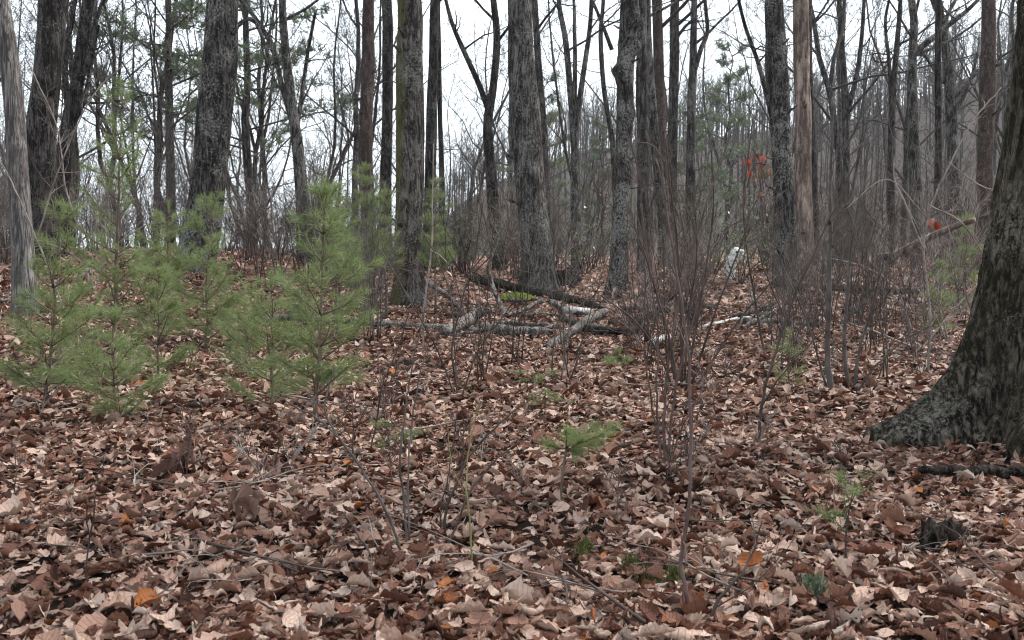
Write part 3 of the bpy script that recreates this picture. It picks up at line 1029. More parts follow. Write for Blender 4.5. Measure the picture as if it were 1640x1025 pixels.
def proto_pine(seed, hgt, r, cl=(0.3, 1.0), spread=0.2, n=30):
    rnd = random.Random(seed)
    rng = np.random.default_rng(seed)
    root = bpy.data.objects.new('pine_tree', None)
    COL.objects.link(root)
    path = np.array([[rnd.gauss(0, 0.05) * i * 0.3, rnd.gauss(0, 0.05) * i * 0.3, hgt * i / 12 - 0.2] for i in range(13)])
    rad = r * (1 - 0.92 * np.arange(13) / 12) + 0.01
    mb = MB()
    tube(mb, path, rad, 8)
    mb.build('trunk', BK['far'], root)
    mb = MB()
    for k in range(n):
        f = cl[0] + (cl[1] - cl[0]) * (k + rnd.random()) / n
        f = min(f, 0.98)
        i = int(f * 12)
        b = path[i] + (path[min(i + 1, 12)] - path[i]) * (f * 12 - i)
        az = k * 2.4 + rnd.uniform(-0.5, 0.5)
        ll = hgt * spread * (1.2 - f) * rnd.uniform(0.6, 1.3) + 0.5
        d = norm([cos(az), sin(az), 0.12 + 0.3 * f])
        pts = [b]
        for j in range(5):
            d = norm(d + np.array([rnd.gauss(0, 0.1), rnd.gauss(0, 0.1), rnd.gauss(0.02, 0.06)]))
            pts.append(pts[-1] + d * ll / 5)
        pts = np.array(pts)
        tube(mb, pts, np.linspace(0.035, 0.008, 6), 4, 0, False)
        # sprays of needles on side shoots: flat-topped, uneven
        m = int(12 + ll * 9)
        f2 = rng.uniform(0.3, 1.0, m)
        ii = np.minimum((f2 * 5).astype(int), 4)
        o = pts[ii] + (pts[ii + 1] - pts[ii]) * (f2 * 5 - ii)[:, None]
        side = np.cross(d, (0, 0, 1.0))
        o = o + side * rng.normal(0, 0.16 * ll ** 0.7, (m, 1)) + np.array([0, 0, 1]) * rng.normal(0.05, 0.1, (m, 1))
        for c in o:
            kk = 16
            dirs = rng.normal(0, 1, (kk, 3)) + np.array([d[0] * 0.5, d[1] * 0.5, 0.5])
            dirs /= np.linalg.norm(dirs, axis=1)[:, None]
            ln = rng.uniform(0.14, 0.32, (kk, 1))
            s2 = np.cross(dirs, rng.normal(0, 1, (kk, 3)))
            s2 /= np.linalg.norm(s2, axis=1)[:, None]
            v = np.stack([c + dirs * 0.02 - s2 * 0.017, c + dirs * 0.02 + s2 * 0.017, c + dirs * ln], 1).reshape(-1, 3)
            mb.add(v, None, np.arange(kk * 3).reshape(-1, 3), 1, np.repeat(np.stack([rng.uniform(0, 0.92, kk), np.zeros(kk), np.zeros(kk)], -1), 3, 0))
    mb.build('crown', [TW['far'], M_NEEDLE_FAR], root, smooth=False, attr=True)
    return root


MARKS = [(-9999, None), (20, 'barkless trunk'), (70, 'swollen trunk'), (340, 'leaning lichened trunk'), (480, 'V-stemmed tree'), (590, 'brown trunk'), (656, 'mossy trunk'),
         (785, 'wishbone fork'), (848, 'furrowed trunk'), (998, 'burled trunk'), (1107, 'elbowed stem'), (1250, 'spotted trunk'), (1286, 'tan trunk'), (1428, 'zigzag-twigged tree'),
         (1502, 'very dark trunk'), (1580, 'reddish trunk'), (1690, 'huge oak'), (99999, None)]
ORD = ['', 'second', 'third', 'fourth', 'fifth', 'sixth', 'seventh', 'eighth', 'ninth', 'tenth', 'eleventh', 'twelfth', 'thirteenth', 'fourteenth', 'fifteenth', 'sixteenth']


def place(proto, used, x, y, rot, sc, label, cat, group, sink=0.0, z=None, tilt=(0, 0)):
    o = proto if proto.name not in used else copy_tree(proto)
    used.add(proto.name)
    o.location = (x, y, (h1(x, y) if z is None else z) - sink)
    o.rotation_euler = (tilt[0], tilt[1], rot)
    o.scale = (sc, sc, sc)
    if label.startswith('*'):
        PENDING.append((o, label[1:], pix(o.location)[0]))
        label = None
    return tag(o, label, cat, group)


def finish_labels():
    """name every copy by what it stands between, and by its turn from the left where several share a gap"""
    byl = {}
    for o, lb, px in PENDING:
        for (a, na), (b, nb) in zip(MARKS[:-1], MARKS[1:]):
            if a <= px < b:
                if na is None:
                    g = 'left of the ' + nb
                elif nb is None:
                    g = 'right of the ' + na
                else:
                    g = 'between %s and %s' % (na, nb)
        byl.setdefault((lb, g), []).append((px, o))
    for (lb, g), l in byl.items():
        l.sort(key=lambda t: t[0])
        for i, (px, o) in enumerate(l):
            t = lb + ' ' + g
            if len(l) > 1:
                t += ', ' + (ORD[i] + ' from left' if i else 'leftmost')
            o['label'] = t


def background():
    rnd = random.Random(77)
    used = set()
    protos = [proto_bare(101, 19, 0.13), proto_bare(102, 21, 0.16, fork=True), proto_bare(103, 16, 0.09, nl=10), proto_bare(104, 18, 0.15, fork=True),
              proto_bare(105, 22, 0.19, nl=15), proto_bare(106, 14, 0.07, nl=10), proto_bare(107, 17, 0.11, fork=True)]
    KIND = ['*bare tree', '*forked bare tree', '*thin bare tree', '*forking tree', '*tall bare tree', '*spindly tree', '*thin forked tree']
    # wood behind the clearing (right and middle)
    n = 0
    while n < 31:
        px = rnd.uniform(560, 1900)
        d = 36 + 62 * rnd.random() ** 0.9
        x, y = (px - 820) / F * d, d
        k_ = rnd.randrange(7)
        place(protos[k_], used, x, y, rnd.uniform(0, 6.28), rnd.uniform(0.75, 1.15),
              KIND[k_] + (' far back' if d > 62 else ' mid-wood'), 'tree', 'bare trees in the wood behind the clearing', tilt=(rnd.gauss(0, 0.04), rnd.gauss(0, 0.04)))
        n += 1
    # trees beyond the crest on the left, seen against the sky
    n = 0
    while n < 52:
        px = rnd.uniform(-260, 600)
        d = 30 + 60 * rnd.random() if n < 30 else rnd.uniform(27, 50)
        x, y = (px - 820) / F * d, d
        k_ = rnd.randrange(7) if n < 30 else rnd.choice((2, 5, 6))
        place(protos[k_], used, x, y, rnd.uniform(0, 6.28), rnd.uniform(0.6, 0.95),
              KIND[k_] + (' far downhill' if d > 58 else ' beyond crest'), 'tree', 'bare trees beyond the crest', tilt=(rnd.gauss(0, 0.05), rnd.gauss(0, 0.05)))
        n += 1
    pp = [proto_pine(201, 15, 0.16, (0.25, 1.0), 0.24, 30), proto_pine(202, 9, 0.09, (0.2, 1.0), 0.2, 18)]
    for (k, px, d, sc, dz, lb) in [
        (0, 275, 34, 1.0, 0, 'feathery pine with flat sprays left of the stout lichened trunk'),
        (0, 402, 37, 1.05, 0, 'dark layered pine showing right of the stout lichened trunk'),
        (1, 868, 62, 1.15, 0, 'hazy pine peeping out behind the broad furrowed trunk'),
        (1, 1165, 74, 1.6, 0, 'tall soft green pine in the gap left of the lichen spotted trunk'),
        (1, 1110, 56, 0.85, 0, 'low bushy pine behind the tree with the elbowed stem'),
        (1, 965, 66, 0.9, 0, 'small hazy pine behind the burled trunk')]:
        place(pp[k], used, (px - 820) / F * d, d, rnd.uniform(0, 6), sc, lb, 'pine tree', 'pines in the background')
    for i_, (px, d, pi_, sc) in enumerate([(-130, 14, 1, 0.8), (2050, 16, 0, 0.8), (2300, 11, 4, 0.8), (-700, 10, 3, 0.8), (-350, 22, 0, 0.9), (1900, 24, 3, 0.9)]):
        place(protos[pi_], used, (px - 820) / F * d, d, rnd.uniform(0, 6), sc, ('*bare tree near the viewer', '*bare tree near the viewer', '*bare tree beside the viewer', '*bare tree well aside', '*bare tree at the edge', '*bare tree at the edge')[i_], 'tree', 'bare trees beside the clearing')


background()


def hill_forest():
    """the far wood on the hillside: one mass"""
    rng = np.random.default_rng(31)
    rnd = random.Random(31)
    temps = []
    for k in range(6):
        mb = MB()
        hgt = 13.0
        pts = np.array([[0, 0, -0.4], [rnd.gauss(0, .15), rnd.gauss(0, .15), 4.5], [rnd.gauss(0, .3), rnd.gauss(0, .3), 9], [rnd.gauss(0, .4), rnd.gauss(0, .4), hgt]])
        tube(mb, pts, [0.13, 0.10, 0.07, 0.02], 4, 0, False)
        for b in range(11):
            f = rnd.uniform(0.28, 0.97)
            o = pts[1] + (pts[3] - pts[1]) * max(0, (f * hgt - 4.5) / 8.5) if f * hgt > 4.5 else pts[0] + (pts[1] - pts[0]) * f * hgt / 4.5
            az = rnd.uniform(0, 6.28)
            l = rnd.uniform(1.2, 3.4) * (1.25 - f * 0.7)
            dv = np.array([cos(az) * 0.7, sin(az) * 0.7, 0.8])
            p2 = o + dv * l * 0.6
            p3 = p2 + (dv + np.array([rnd.gauss(0, .3), rnd.gauss(0, .3), 0.4])) * l * 0.5
            tube(mb, np.array([o, p2, p3]), [0.05, 0.03, 0.015], 3, 0, False)
            for t in range(2):
                p4 = p2 + np.array([rnd.gauss(0, .7), rnd.gauss(0, .7), rnd.uniform(0.2, 1.2)]) * 0.9
                tube(mb, np.array([p2, p4]), [0.025, 0.012], 3, 0, False)
        temps.append((np.concatenate(mb.v), np.concatenate(mb.q)))
    mb = MB()
    n = 0
    while n < 1500:
        a = rng.uniform(-0.2, 0.66)
        r = 100 + 210 * rng.uniform() ** 0.75
        y = r / math.sqrt(1 + a * a)
        x = a * y
        if h1(x, y) < 1.0 and a < 0:
            n += 1
            continue
        v, q = temps[int(rng.integers(0, 6))]
        s = rng.uniform(0.65, 1.1)
        c, s_ = cos(rng.uniform(0, 6.28)), sin(rng.uniform(0, 6.28))
        an = rng.uniform(0, 6.28)
        c, s_ = cos(an) * s, sin(an) * s
        vv = np.stack([v[:, 0] * c - v[:, 1] * s_ + x, v[:, 0] * s_ + v[:, 1] * c + y, v[:, 2] * s + h1(x, y)], -1)
        mb.add(vv, q)
        n += 1
    tag(mb.build('hillside_woods', TW['far']), 'far bare wood covering the hillside behind the trees', 'woods', kind='stuff')


hill_forest()


# ------------------------------------------------------------------ pine saplings
def needles(mb, rng, p0, p1, n, ln=0.085, m=1, wd=0.0019, spread=(22, 75), tint=0.0):
    if n < 1:
        return
    ax = norm(p1 - p0)
    ref = np.array([0, 0, 1.0]) if abs(ax[2]) < 0.8 else np.array([1.0, 0, 0])
    q = norm(np.cross(ax, ref))
    q2 = np.cross(ax, q)
    t = rng.uniform(0, 1, (n, 1))
    az = rng.uniform(0, 2 * pi, (n, 1))
    an = np.radians(rng.uniform(spread[0], spread[1], (n, 1)))
    o = p0 + (p1 - p0) * t
    pr = q * np.cos(az) + q2 * np.sin(az)
    d = ax * np.cos(an) + pr * np.sin(an)
    d[:, 2] -= 0.10
    l = ln * rng.uniform(0.7, 1.2, (n, 1))
    s = np.cross(d, rng.normal(0, 1, (n, 3)))
    s /= np.linalg.norm(s, axis=1)[:, None] + 1e-9
    v = np.stack([o - s * wd, o + s * wd, o + d * l], 1).reshape(-1, 3)
    a = np.clip(rng.normal(0.45 + tint, 0.25, n), 0, 0.95)
    a = np.where(rng.uniform(0, 1, n) < 0.02, 1.0, a)
    mb.add(v, None, np.arange(n * 3).reshape(-1, 3), m, np.repeat(np.stack([a, np.zeros(n), np.zeros(n)], -1), 3, 0))


def pine_sapling(name, label, px, d, h, seed, lean=(0, 0), wfac=0.36, nd=370, first=0.06, group='young white pines', gap=0.2, ln=0.105):
    rnd = random.Random(seed)
    rng = np.random.default_rng(seed)
    base = gd(px, d)
    root = empty(name, base, label, 'pine sapling', group)
    n = 9
    stem = np.array([[lean[0] * (i / n) ** 1.3 + rnd.gauss(0, 0.012), lean[1] * (i / n) ** 1.3 + rnd.gauss(0, 0.012), h * i / n - 0.03] for i in range(n + 1)])
    mb = MB()
    r0 = 0.006 + 0.0085 * h
    tube(mb, stem, np.linspace(r0, 0.003, n + 1), 6)
    needles(mb, rng, stem[-2] + (stem[-1] - stem[-2]) * 0.2, stem[-1] + np.array([0, 0, 0.03]), int(nd * 0.30), ln, 1, spread=(12, 45))
    mb.build('stem', [TW['pinewood'], M_NEEDLE], root, attr=True)
    z = first * h + 0.05
    while z < h * 0.96:
        f = z / h
        cnt = rnd.choice((3, 4, 5))
        a0 = rnd.uniform(0, 6.28)
        i = min(int(f * n), n - 1)
        b = stem[i] + (stem[i + 1] - stem[i]) * (f * n - i)
        for k in range(cnt):
            az = a0 + k * 2 * pi / cnt + rnd.gauss(0, 0.25)
            ll = (h * wfac * 1.08 * (1.05 - f) ** 0.7 + 0.08) * rnd.uniform(0.5, 1.2)
            if f < 0.22:
                ll *= 0.75
            el = 0.25 + 0.55 * f + rnd.gauss(0, 0.16)
            dv = np.array([cos(az) * cos(el), sin(az) * cos(el), sin(el)])
            mb = MB()
            pts = [b]
            for j in range(4):
                dv = norm(dv + np.array([rnd.gauss(0, 0.14), rnd.gauss(0, 0.14), rnd.gauss(0.09, 0.08)]))
                pts.append(pts[-1] + dv * ll / 4)
            pts = np.array(pts)
            tube(mb, pts, np.linspace(0.0055 + ll * 0.005, 0.0022, 5), 4)
            needles(mb, rng, pts[2], pts[4] + dv * 0.02, int(nd * ll * 0.40), ln, spread=(12, 60))
            needles(mb, rng, pts[1], pts[2], int(nd * ll * 0.10), ln)
            nsub = int(4 + ll * 13)
            for s in range(nsub):
                g = rnd.uniform(0.2, 0.95) * 4
                gi = min(int(g), 3)
                so = pts[gi] + (pts[gi + 1] - pts[gi]) * (g - gi)
                side = norm(np.cross(dv, (0, 0, 1.0))) * rnd.choice((-1, 1))
                sdv = norm(dv * 0.75 + side * 0.75 + np.array([0, 0, rnd.gauss(0.1, 0.15)]))
                sl = (ll * rnd.uniform(0.25, 0.5) + 0.03) * (1.2 - g / 5)
                e = so + sdv * sl
                tube(mb, np.array([so, e]), [0.0022, 0.0013], 3, 0, False)
                needles(mb, rng, so + (e - so) * 0.25, e + sdv * 0.02, int(nd * sl * 0.5), ln, spread=(12, 60))
            mb.build('branch', [TW['pinewood'], M_NEEDLE], root, attr=True)
        z += gap * rnd.uniform(0.55, 1.35) * (0.75 + 0.5 * f)
    return root


pine_sapling('pine_sapling', 'two whorled pine sapling nearest the barkless dead trunk', 68, 9.4, 1.75, 301, lean=(0.2, 0), wfac=0.30)
pine_sapling('pine_sapling', 'tallest pine sapling, its thin leader reaching up to the sky', 182, 12.8, 3.25, 302, lean=(0.16, 0), wfac=0.19, first=0.2, gap=0.3, nd=330)
pine_sapling('pine_sapling', 'short pine sapling low in front of the tallest one', 180, 8.7, 0.92, 303, wfac=0.42)
pine_sapling('pine_sapling', 'bushy pine sapling in the middle of the group, below the stout lichened trunk', 248, 11.0, 1.15, 304, lean=(0.04, 0), wfac=0.45)
pine_sapling('pine_sapling', 'upright pine sapling in front of the foot of the stout lichened trunk', 328, 14.0, 2.0, 305, lean=(0.1, 0), wfac=0.32)
pine_sapling('pine_sapling', 'small pine sapling between the upright one and the thin one', 392, 11.6, 0.85, 306, wfac=0.42)
pine_sapling('pine_sapling', 'thin pine sapling standing close beside the tall dense one', 434, 9.6, 1.25, 307, wfac=0.38)
pine_sapling('pine_sapling', 'tall dense pine sapling at the near end of the group', 503, 8.5, 1.95, 308, lean=(0.1, 0), wfac=0.26, first=0.13, nd=390, gap=0.2)
pine_sapling('pine_sapling', 'pale green pine sapling rising behind the tall dense one', 538, 15.5, 2.25, 309, wfac=0.2, first=0.3, nd=480)
pine_sapling('pine_sapling', 'loose pine sapling in front of the straight brown trunk', 585, 18.5, 2.6, 310, wfac=0.22, first=0.3, nd=480)
pine_sapling('pine_sapling', 'faint pine sapling between the brown trunk and the mossy trunk', 618, 19.5, 2.4, 311, wfac=0.2, first=0.35, nd=480)
pine_sapling('pine_sapling', 'narrow pine sapling right behind the mossy trunk', 697, 21.0, 2.6, 312, wfac=0.17, first=0.3, nd=480)
pine_sapling('pine_sapling', 'pine sapling at the rear of the group, left of the stout lichened trunk', 272, 16.5, 1.7, 313, wfac=0.36)
pine_sapling('pine_sapling', 'low pine sapling in front of the bushy one', 118, 11.2, 0.95, 314, wfac=0.4)
pine_sapling('pine_sapling', 'small green pine seedling standing among bare twigs left of the thick twin stems', 1266, 11.0, 0.6, 315, wfac=0.2, nd=210, group='pine seedlings')
pine_sapling('pine_sapling', 'soft green pine sapling between the bare twigs and the huge oak', 1506, 17.0, 1.15, 316, wfac=0.25, nd=420, group='pine seedlings')
pine_sapling('pine_sapling', 'pine sapling behind the sloping broken branch beside the huge oak', 1545, 21.0, 1.9, 317, wfac=0.22, nd=420, group='pine seedlings')
pine_sapling('pine_sapling', 'tiny pine seedling poking through the litter just ahead of the diagonal log', 990, 13.2, 0.22, 318, wfac=0.5, nd=900, group='pine seedlings')


def leaning_seedling():
    rng = np.random.default_rng(41)
    rnd = random.Random(41)
    base = G(893, 826)
    d = pix(base)[2]
    root = empty('pine_seedling', base, 'little pine seedling with a bright one sided green tuft in the middle foreground', 'pine seedling')
    st = np.array([P(893, 832, d), P(899, 780, d), P(905, 730, d), P(908, 712, d)]) - base
    mb = MB()
    tube(mb, spline(st, 8), np.linspace(0.009, 0.006, 8), 6)
    mb.build('stem', TW['pinewood'], root)
    for (x, y, dz) in [(995, 678, 0.0), (975, 690, -0.12), (960, 676, 0.15), (940, 700, -0.06), (925, 690, 0.1), (960, 704, 0.05), (885, 708, -0.08), (930, 720, 0.0), (915, 685, -0.1)]:
        e = P(x - 8, y + 4, d + dz) - base
        o = st[-1] + (st[-2] - st[-1]) * rnd.uniform(0, 0.5)
        mb = MB()
        pts = spline([o, (o + e) / 2 + np.array([0, 0, -0.012]), e], 5)
        tube(mb, pts, np.linspace(0.004, 0.0015, 5), 4)
        needles(mb, rng, pts[1], pts[4], 150, 0.09, 1, 0.0012, (20, 70), tint=0.35)
        needles(mb, rng, pts[3], pts[4], 60, 0.085, 1, 0.0012, (10, 60), tint=0.4)
        mb.build('branch', [TW['pinewood'], M_NEEDLE], root, attr=True)


leaning_seedling()


def sprig(name, label, px, py, h, w, seed, n, mat_=None, cat='seedling', flat=True):
    """small hemlock like seedling: thin stem and a few flat side shoots with short needles"""
    rng = np.random.default_rng(seed)
    rnd = random.Random(seed)
    base = G(px, py)
    root = empty(name, base, label, cat)
    st = spline([(0, 0, -0.03), (rnd.gauss(0, .02), 0, h * 0.5), (rnd.gauss(0, .03), 0, h)], 8)
    mb = MB()
    tube(mb, st, np.linspace(0.006, 0.002, 8), 5)
    mb.build('stem', TW['brown'], root)
    for k in range(n):
        i = rnd.randint(3, 7)
        az = rnd.uniform(0, 6.28)
        e = st[i] + np.array([cos(az) * w, sin(az) * w, rnd.uniform(-0.05, 0.12) * (0.4 if flat else 1.5)]) * rnd.uniform(0.5, 1.1)
        mb = MB()
        pts = spline([st[i], (st[i] + e) / 2 + np.array([0, 0, 0.02]), e], 5)
        tube(mb, pts, np.linspace(0.003, 0.001, 5), 3)
        for a in range(4):
            needles(mb, rng, pts[a], pts[a + 1], 26, 0.03, 1, 0.0011, (40, 90))
        for s in range(4):
            o = pts[rnd.randint(1, 4)]
            e2 = o + (e - st[i]) * 0.3 + np.array([rnd.gauss(0, .3), rnd.gauss(0, .3), rnd.gauss(0, .05)]) * w * 0.6
            needles(mb, rng, o, e2, 34, 0.03, 1, 0.0011, (40, 90))
            tube(mb, np.array([o, e2]), [0.0015, 0.001], 3, 0, False)
        mb.build('branch', [TW['brown'], M_NEEDLE], root, attr=True)


sprig('conifer_seedling', 'dull green conifer seedling on a straight brown stem in the right foreground', 1354, 915, 0.42, 0.16, 51, 6, flat=False)
sprig('conifer_seedling', 'flat grey green conifer seedling spreading sideways in the middle of the litter', 872, 672, 0.36, 0.3, 52, 9)
sprig('conifer_seedling', 'faint low conifer seedling behind the pale twin stems', 655, 745, 0.3, 0.22, 53, 7, flat=False)


# ------------------------------------------------------------------ logs and fallen wood
def log(name, label, pts, widths, bk, seed, cat='log', sink=0.25, raise_=None, stubs=0, group='fallen logs', n=18, sides=12, rag=True):
    """pts: pixels where the log lies on the ground (its lower edge); widths in pixels"""
    rnd = random.Random(seed)
    w3 = []
    rr = []
    for i, (px, py) in enumerate(pts):
        g = G(px, py)
        d = pix(g)[2]
        r = widths[i] * d / F / 2
        up = 0.035 + r * (1 - sink) + (raise_[i] * d / F if raise_ else 0)
        w3.append(g + np.array([0, 0, up]))
        rr.append(r)
    base = np.array([w3[0][0], w3[0][1], w3[0][2] - rr[0]])
    w3 = np.array(w3) - base
    s = spline(w3, n)
    r = np.interp(np.linspace(0, 1, n), np.linspace(0, 1, len(rr)), rr)
    rg = np.random.default_rng(seed)
    s = s + rg.normal(0, 0.008, s.shape)
    jit = rg.normal(0, 0.09, (n, sides))
    mb = MB()
    tube(mb, s, r, sides, 0, True, lambda th, idx, pts_: 1 + 0.08 * np.sin(2 * th + idx * 0.7 + seed) + jit)
    e = mb.v[-1]
    for ring, sg in ((slice(0, sides), -1), (slice((n - 1) * sides, n * sides), 1)):
        ax_ = norm(s[1] - s[0]) if sg < 0 else norm(s[-1] - s[-2])
        rr_ = r[0] if sg < 0 else r[-1]
        cen = s[0] if sg < 0 else s[-1]
        if rag:
            e[ring] = cen + (e[ring] - cen) * rg.uniform(0.55, 1.0, (sides, 1)) + ax_ * sg * rr_ * rg.uniform(-0.3, 1.5, (sides, 1))
    o = mb.build(name, BK[bk], loc=base)
    tag(o, label, cat, group)
    for k in range(stubs):
        i = rnd.randint(2, n - 3)
        b = MB()
        az = rnd.uniform(0.3, 2.8)
        ax = norm(s[i + 1] - s[i])
        sd_ = norm(np.cross(ax, (0, 0, 1)))
        limb(b, rnd, s[i], norm(sd_ * cos(az) + np.array([0, 0, 1]) * sin(az) + ax * 0.6), rnd.uniform(0.25, 0.7), r[i] * 0.35, 1, 0.0, 0.2, 0.6)
        b.build('branch_stub', BK[bk], o)
    return o


log('log', 'dark rotting log lying in front of the broad furrowed trunk', [(752, 456), (800, 466), (850, 476), (905, 487), (968, 500)], [14, 14, 15, 14, 10], 'logd', 601, stubs=3, raise_=[4, 4, 3, 2, 0])
log('log', 'long thin silvery log running behind the tall dense sapling', [(408, 522), (500, 524), (600, 529), (690, 535), (765, 540)], [11, 12, 12, 13, 16], 'logg', 602, stubs=2, raise_=[6, 5, 3, 2, 0])
log('log', 'twisted grey log rising into a stub near the end of the silvery one', [(712, 542), (735, 538), (755, 534), (772, 532)], [15, 18, 20, 16], 'logg', 603, raise_=[0, 6, 14, 24], n=12)
log('log', 'grey log pointing right from the twisted stub', [(770, 538), (820, 541), (878, 541)], [22, 19, 14], 'logg', 604, stubs=1)
log('log', 'thin grey pole lying behind the twisted stub', [(790, 524), (850, 526), (895, 528)], [8, 8, 7], 'logg', 605)
log('log', 'diagonal brown log leaning out towards the viewer', [(872, 566), (905, 548), (940, 528), (972, 512)], [11, 13, 14, 12], 'logg', 606, raise_=[0, 2, 6, 8], stubs=1)
log('log', 'white birch log section under the end of the dark rotting log', [(904, 506), (925, 507), (945, 508)], [14, 14, 12], 'birch', 607, n=8)
log('log', 'short stubby upright branch piece propped by the diagonal log', [(880, 520), (895, 516), (906, 518)], [9, 10, 9], 'logg', 608, raise_=[32, 16, 2], n=8)
log('log', 'mossy grey log end beside the diagonal log', [(900, 520), (935, 532), (980, 540)], [15, 15, 14], 'logd', 609)
log('log', 'short black hollow log in the litter', [(988, 540), (1010, 540), (1034, 538)], [14, 14, 13], 'rot', 610, n=8)
log('log', 'white birch log with a dark cut end, nearest of the birch pieces', [(1040, 561), (1056, 554), (1072, 548)], [13, 13, 12], 'birch', 611, n=8)
log('log', 'dark log lying behind the black hollow one', [(1010, 526), (1028, 518), (1040, 514)], [12, 12, 10], 'logd', 612, n=8)
log('log', 'pale birch pole lying past the shrub of reddish stems', [(1124, 530), (1150, 524), (1175, 518), (1212, 512)], [7, 8, 7, 5], 'birch', 613)
log('log', 'long dark log lying beyond the lichen spotted trunk', [(1272, 468), (1330, 471), (1400, 474), (1470, 477)], [13, 14, 14, 12], 'logd', 614, stubs=2)
log('log', 'pale grey log half buried in leaves below the long dark log', [(1195, 522), (1250, 524), (1312, 528)], [11, 12, 10], 'logg', 615)
log('log', 'black weathered branch lying in the litter below the huge oak', [(1468, 774), (1520, 776), (1580, 779), (1645, 783)], [13, 15, 16, 17], 'rot', 616, raise_=[6, 9, 10, 10], group='fallen branches')
log('log', 'thin grey stick on the leaves near the base of the huge oak', [(1560, 805), (1590, 830), (1612, 850)], [5, 6, 5], 'logg', 617, group='fallen branches', n=8)
log('log', 'dark thin branch half hidden in the litter left of the reddish foreground stem', [(985, 726), (1040, 730), (1090, 728)], [9, 10, 7], 'logd', 618, group='fallen branches')
log('log', 'dark curved branch lying on the leaves in the middle distance', [(660, 612), (700, 608), (740, 615)], [7, 9, 6], 'rot', 619, group='fallen branches')
log('log', 'grey forked limb lying at the back near the mossy mound', [(680, 470), (720, 490), (745, 508)], [7, 8, 8], 'logg', 620, raise_=[14, 8, 0], group='fallen branches')
log('log', 'pale branch sticking up crookedly behind the twisted stub', [(810, 512), (795, 500), (782, 497), (795, 492)], [9, 8, 6, 3], 'logg', 621, raise_=[0, 20, 62, 98], group='fallen branches')
log('log', 'grey log lying across at the back right of the burled trunk', [(1000, 500), (1060, 502), (1120, 505)], [10, 11, 9], 'logg', 622, stubs=2)
log('log', 'thin brown stick in the litter at the far left foreground', [(35, 850), (62, 856), (78, 858)], [7, 9, 6], 'logg', 623, group='fallen branches', n=8)
log('log', 'dark log on the ground at the foot of the barkless dead trunk', [(-10, 488), (20, 487), (60, 482), (95, 478)], [6, 6, 6, 4], 'logg', 624, group='fallen branches')


def log_jumble():
    rnd = random.Random(33)
    for k in range(30):
        px, py = rnd.uniform(690, 1260), rnd.uniform(486, 548)
        ln = rnd.uniform(25, 90)
        an = rnd.choice((rnd.uniform(-0.25, 0.25), rnd.uniform(-0.9, 0.9)))
        w0 = rnd.uniform(4, 9)
        bend = rnd.uniform(-6, 6)
        q = [(px - ln / 2 * cos(an), py + ln * 0.2 * sin(an)), (px, py + bend), (px + ln / 2 * cos(an), py - ln * 0.2 * sin(an))]
        up = rnd.choice((0, 0, 0, rnd.uniform(8, 30)))
        c = rnd.choice(('logg', 'logg', 'logd', 'rot'))
        o = log('broken_branch', None, q, [w0, w0 * 0.9, w0 * 0.5], c, 700 + k, 'branch', group='broken branches in the log jumble', raise_=[0, up * 0.4, up], stubs=rnd.choice((0, 1, 2)), n=10, sides=7)
        PENDING.append((o, {'logg': 'grey broken branch', 'logd': 'dark broken branch', 'rot': 'black rotten branch'}[c] + ' among logs', px))


log_jumble()


def sloping_branch():
    base = gd(1436, 19.5)
    o = [P(1425, 412, 19.5), P(1445, 402, 19.5), P(1490, 380, 19.3), P(1530, 362, 19.0), P(1562, 352, 18.8)]
    o = np.array(o) - base
    mb = MB()
    tube(mb, spline(o, 16), np.linspace(0.08, 0.045, 16), 8)
    ob = mb.build('fallen_branch', BK['tan'], loc=base)
    tag(ob, 'broken tan branch sloping up to the right towards the huge oak', 'branch')
    mb = MB()
    b = o[0]
    tube(mb, spline([b + np.array([0, 0, 0.02]), b + np.array([-0.25, 0.1, -0.12]), np.array([b[0] - 0.5, b[1] + 0.2, 0.0])], 8), np.linspace(0.07, 0.05, 8), 8)
    mb.build('broken_end', BK['logg'], ob)


sloping_branch()


def birch_stump():
    d = pix(G(1174, 452))[2]
    base = gd(1172, d)
    pts = [P(1172, 456, d), P(1170, 435, d), P(1173, 415, d), P(1179, 402, d), P(1180, 396, d)]
    pts = np.array(pts) - base
    mb = MB()
    rg = np.random.default_rng(9)
    j = rg.normal(0, 0.1, (16, 14))
    tube(mb, spline(pts, 16), np.interp(np.linspace(0, 1, 16), [0, .4, .8, 1], np.array([5.5, 8, 7, 3]) * d / F), 14, 0, True, lambda th, i, p: 1 + j)
    o = mb.build('birch_stump', BK['birchw'], loc=base)
    tag(o, 'bright white birch stump with dark holes standing among the reddish stems', 'stump')
    mb = MB()
    q = np.array([P(1178, 404, d), P(1190, 402, d), P(1186, 412, d), P(1190, 420, d)]) - base
    tube(mb, spline(q, 10), np.linspace(0.05, 0.03, 10), 8, 0, True, lambda th, i, p: 1 + j[:10, :8])
    mb.build('peeling_bark', BK['birchw'], o)
    for (hx, hy, hr) in ((1176, 417, 0.035), (1168, 428, 0.025), (1179, 404, 0.03)):
        q = P(hx, hy, d) - base + np.array([0, -8.2 * d / F, 0])
        mb = MB()
        tube(mb, np.array([q + np.array([0, -0.015, 0]), q + np.array([0, 0.05, 0])]), [hr, hr * 1.1], 9, 0, True, lambda th, i, p: np.array([[1, .8, 1.1, .9, 1.2, .85, 1, 1.15, .9]]) * np.ones((2, 1)))
        mb.build('knot_hole', BK['rot'], o)
    b2 = gd(1204, d - 4)
    q = np.array([P(1206, 505, d - 4), P(1205, 490, d - 4), P(1208, 472, d - 4)]) - b2
    mb = MB()
    tube(mb, spline(q, 8), np.linspace(0.07, 0.05, 8), 10, 0, True, lambda th, i, p: 1 + j[:8, :10])
    o = mb.build('birch_stump', BK['birch'], loc=b2)
    tag(o, 'small broken white birch stub below the bright white stump', 'stump')


birch_stump()


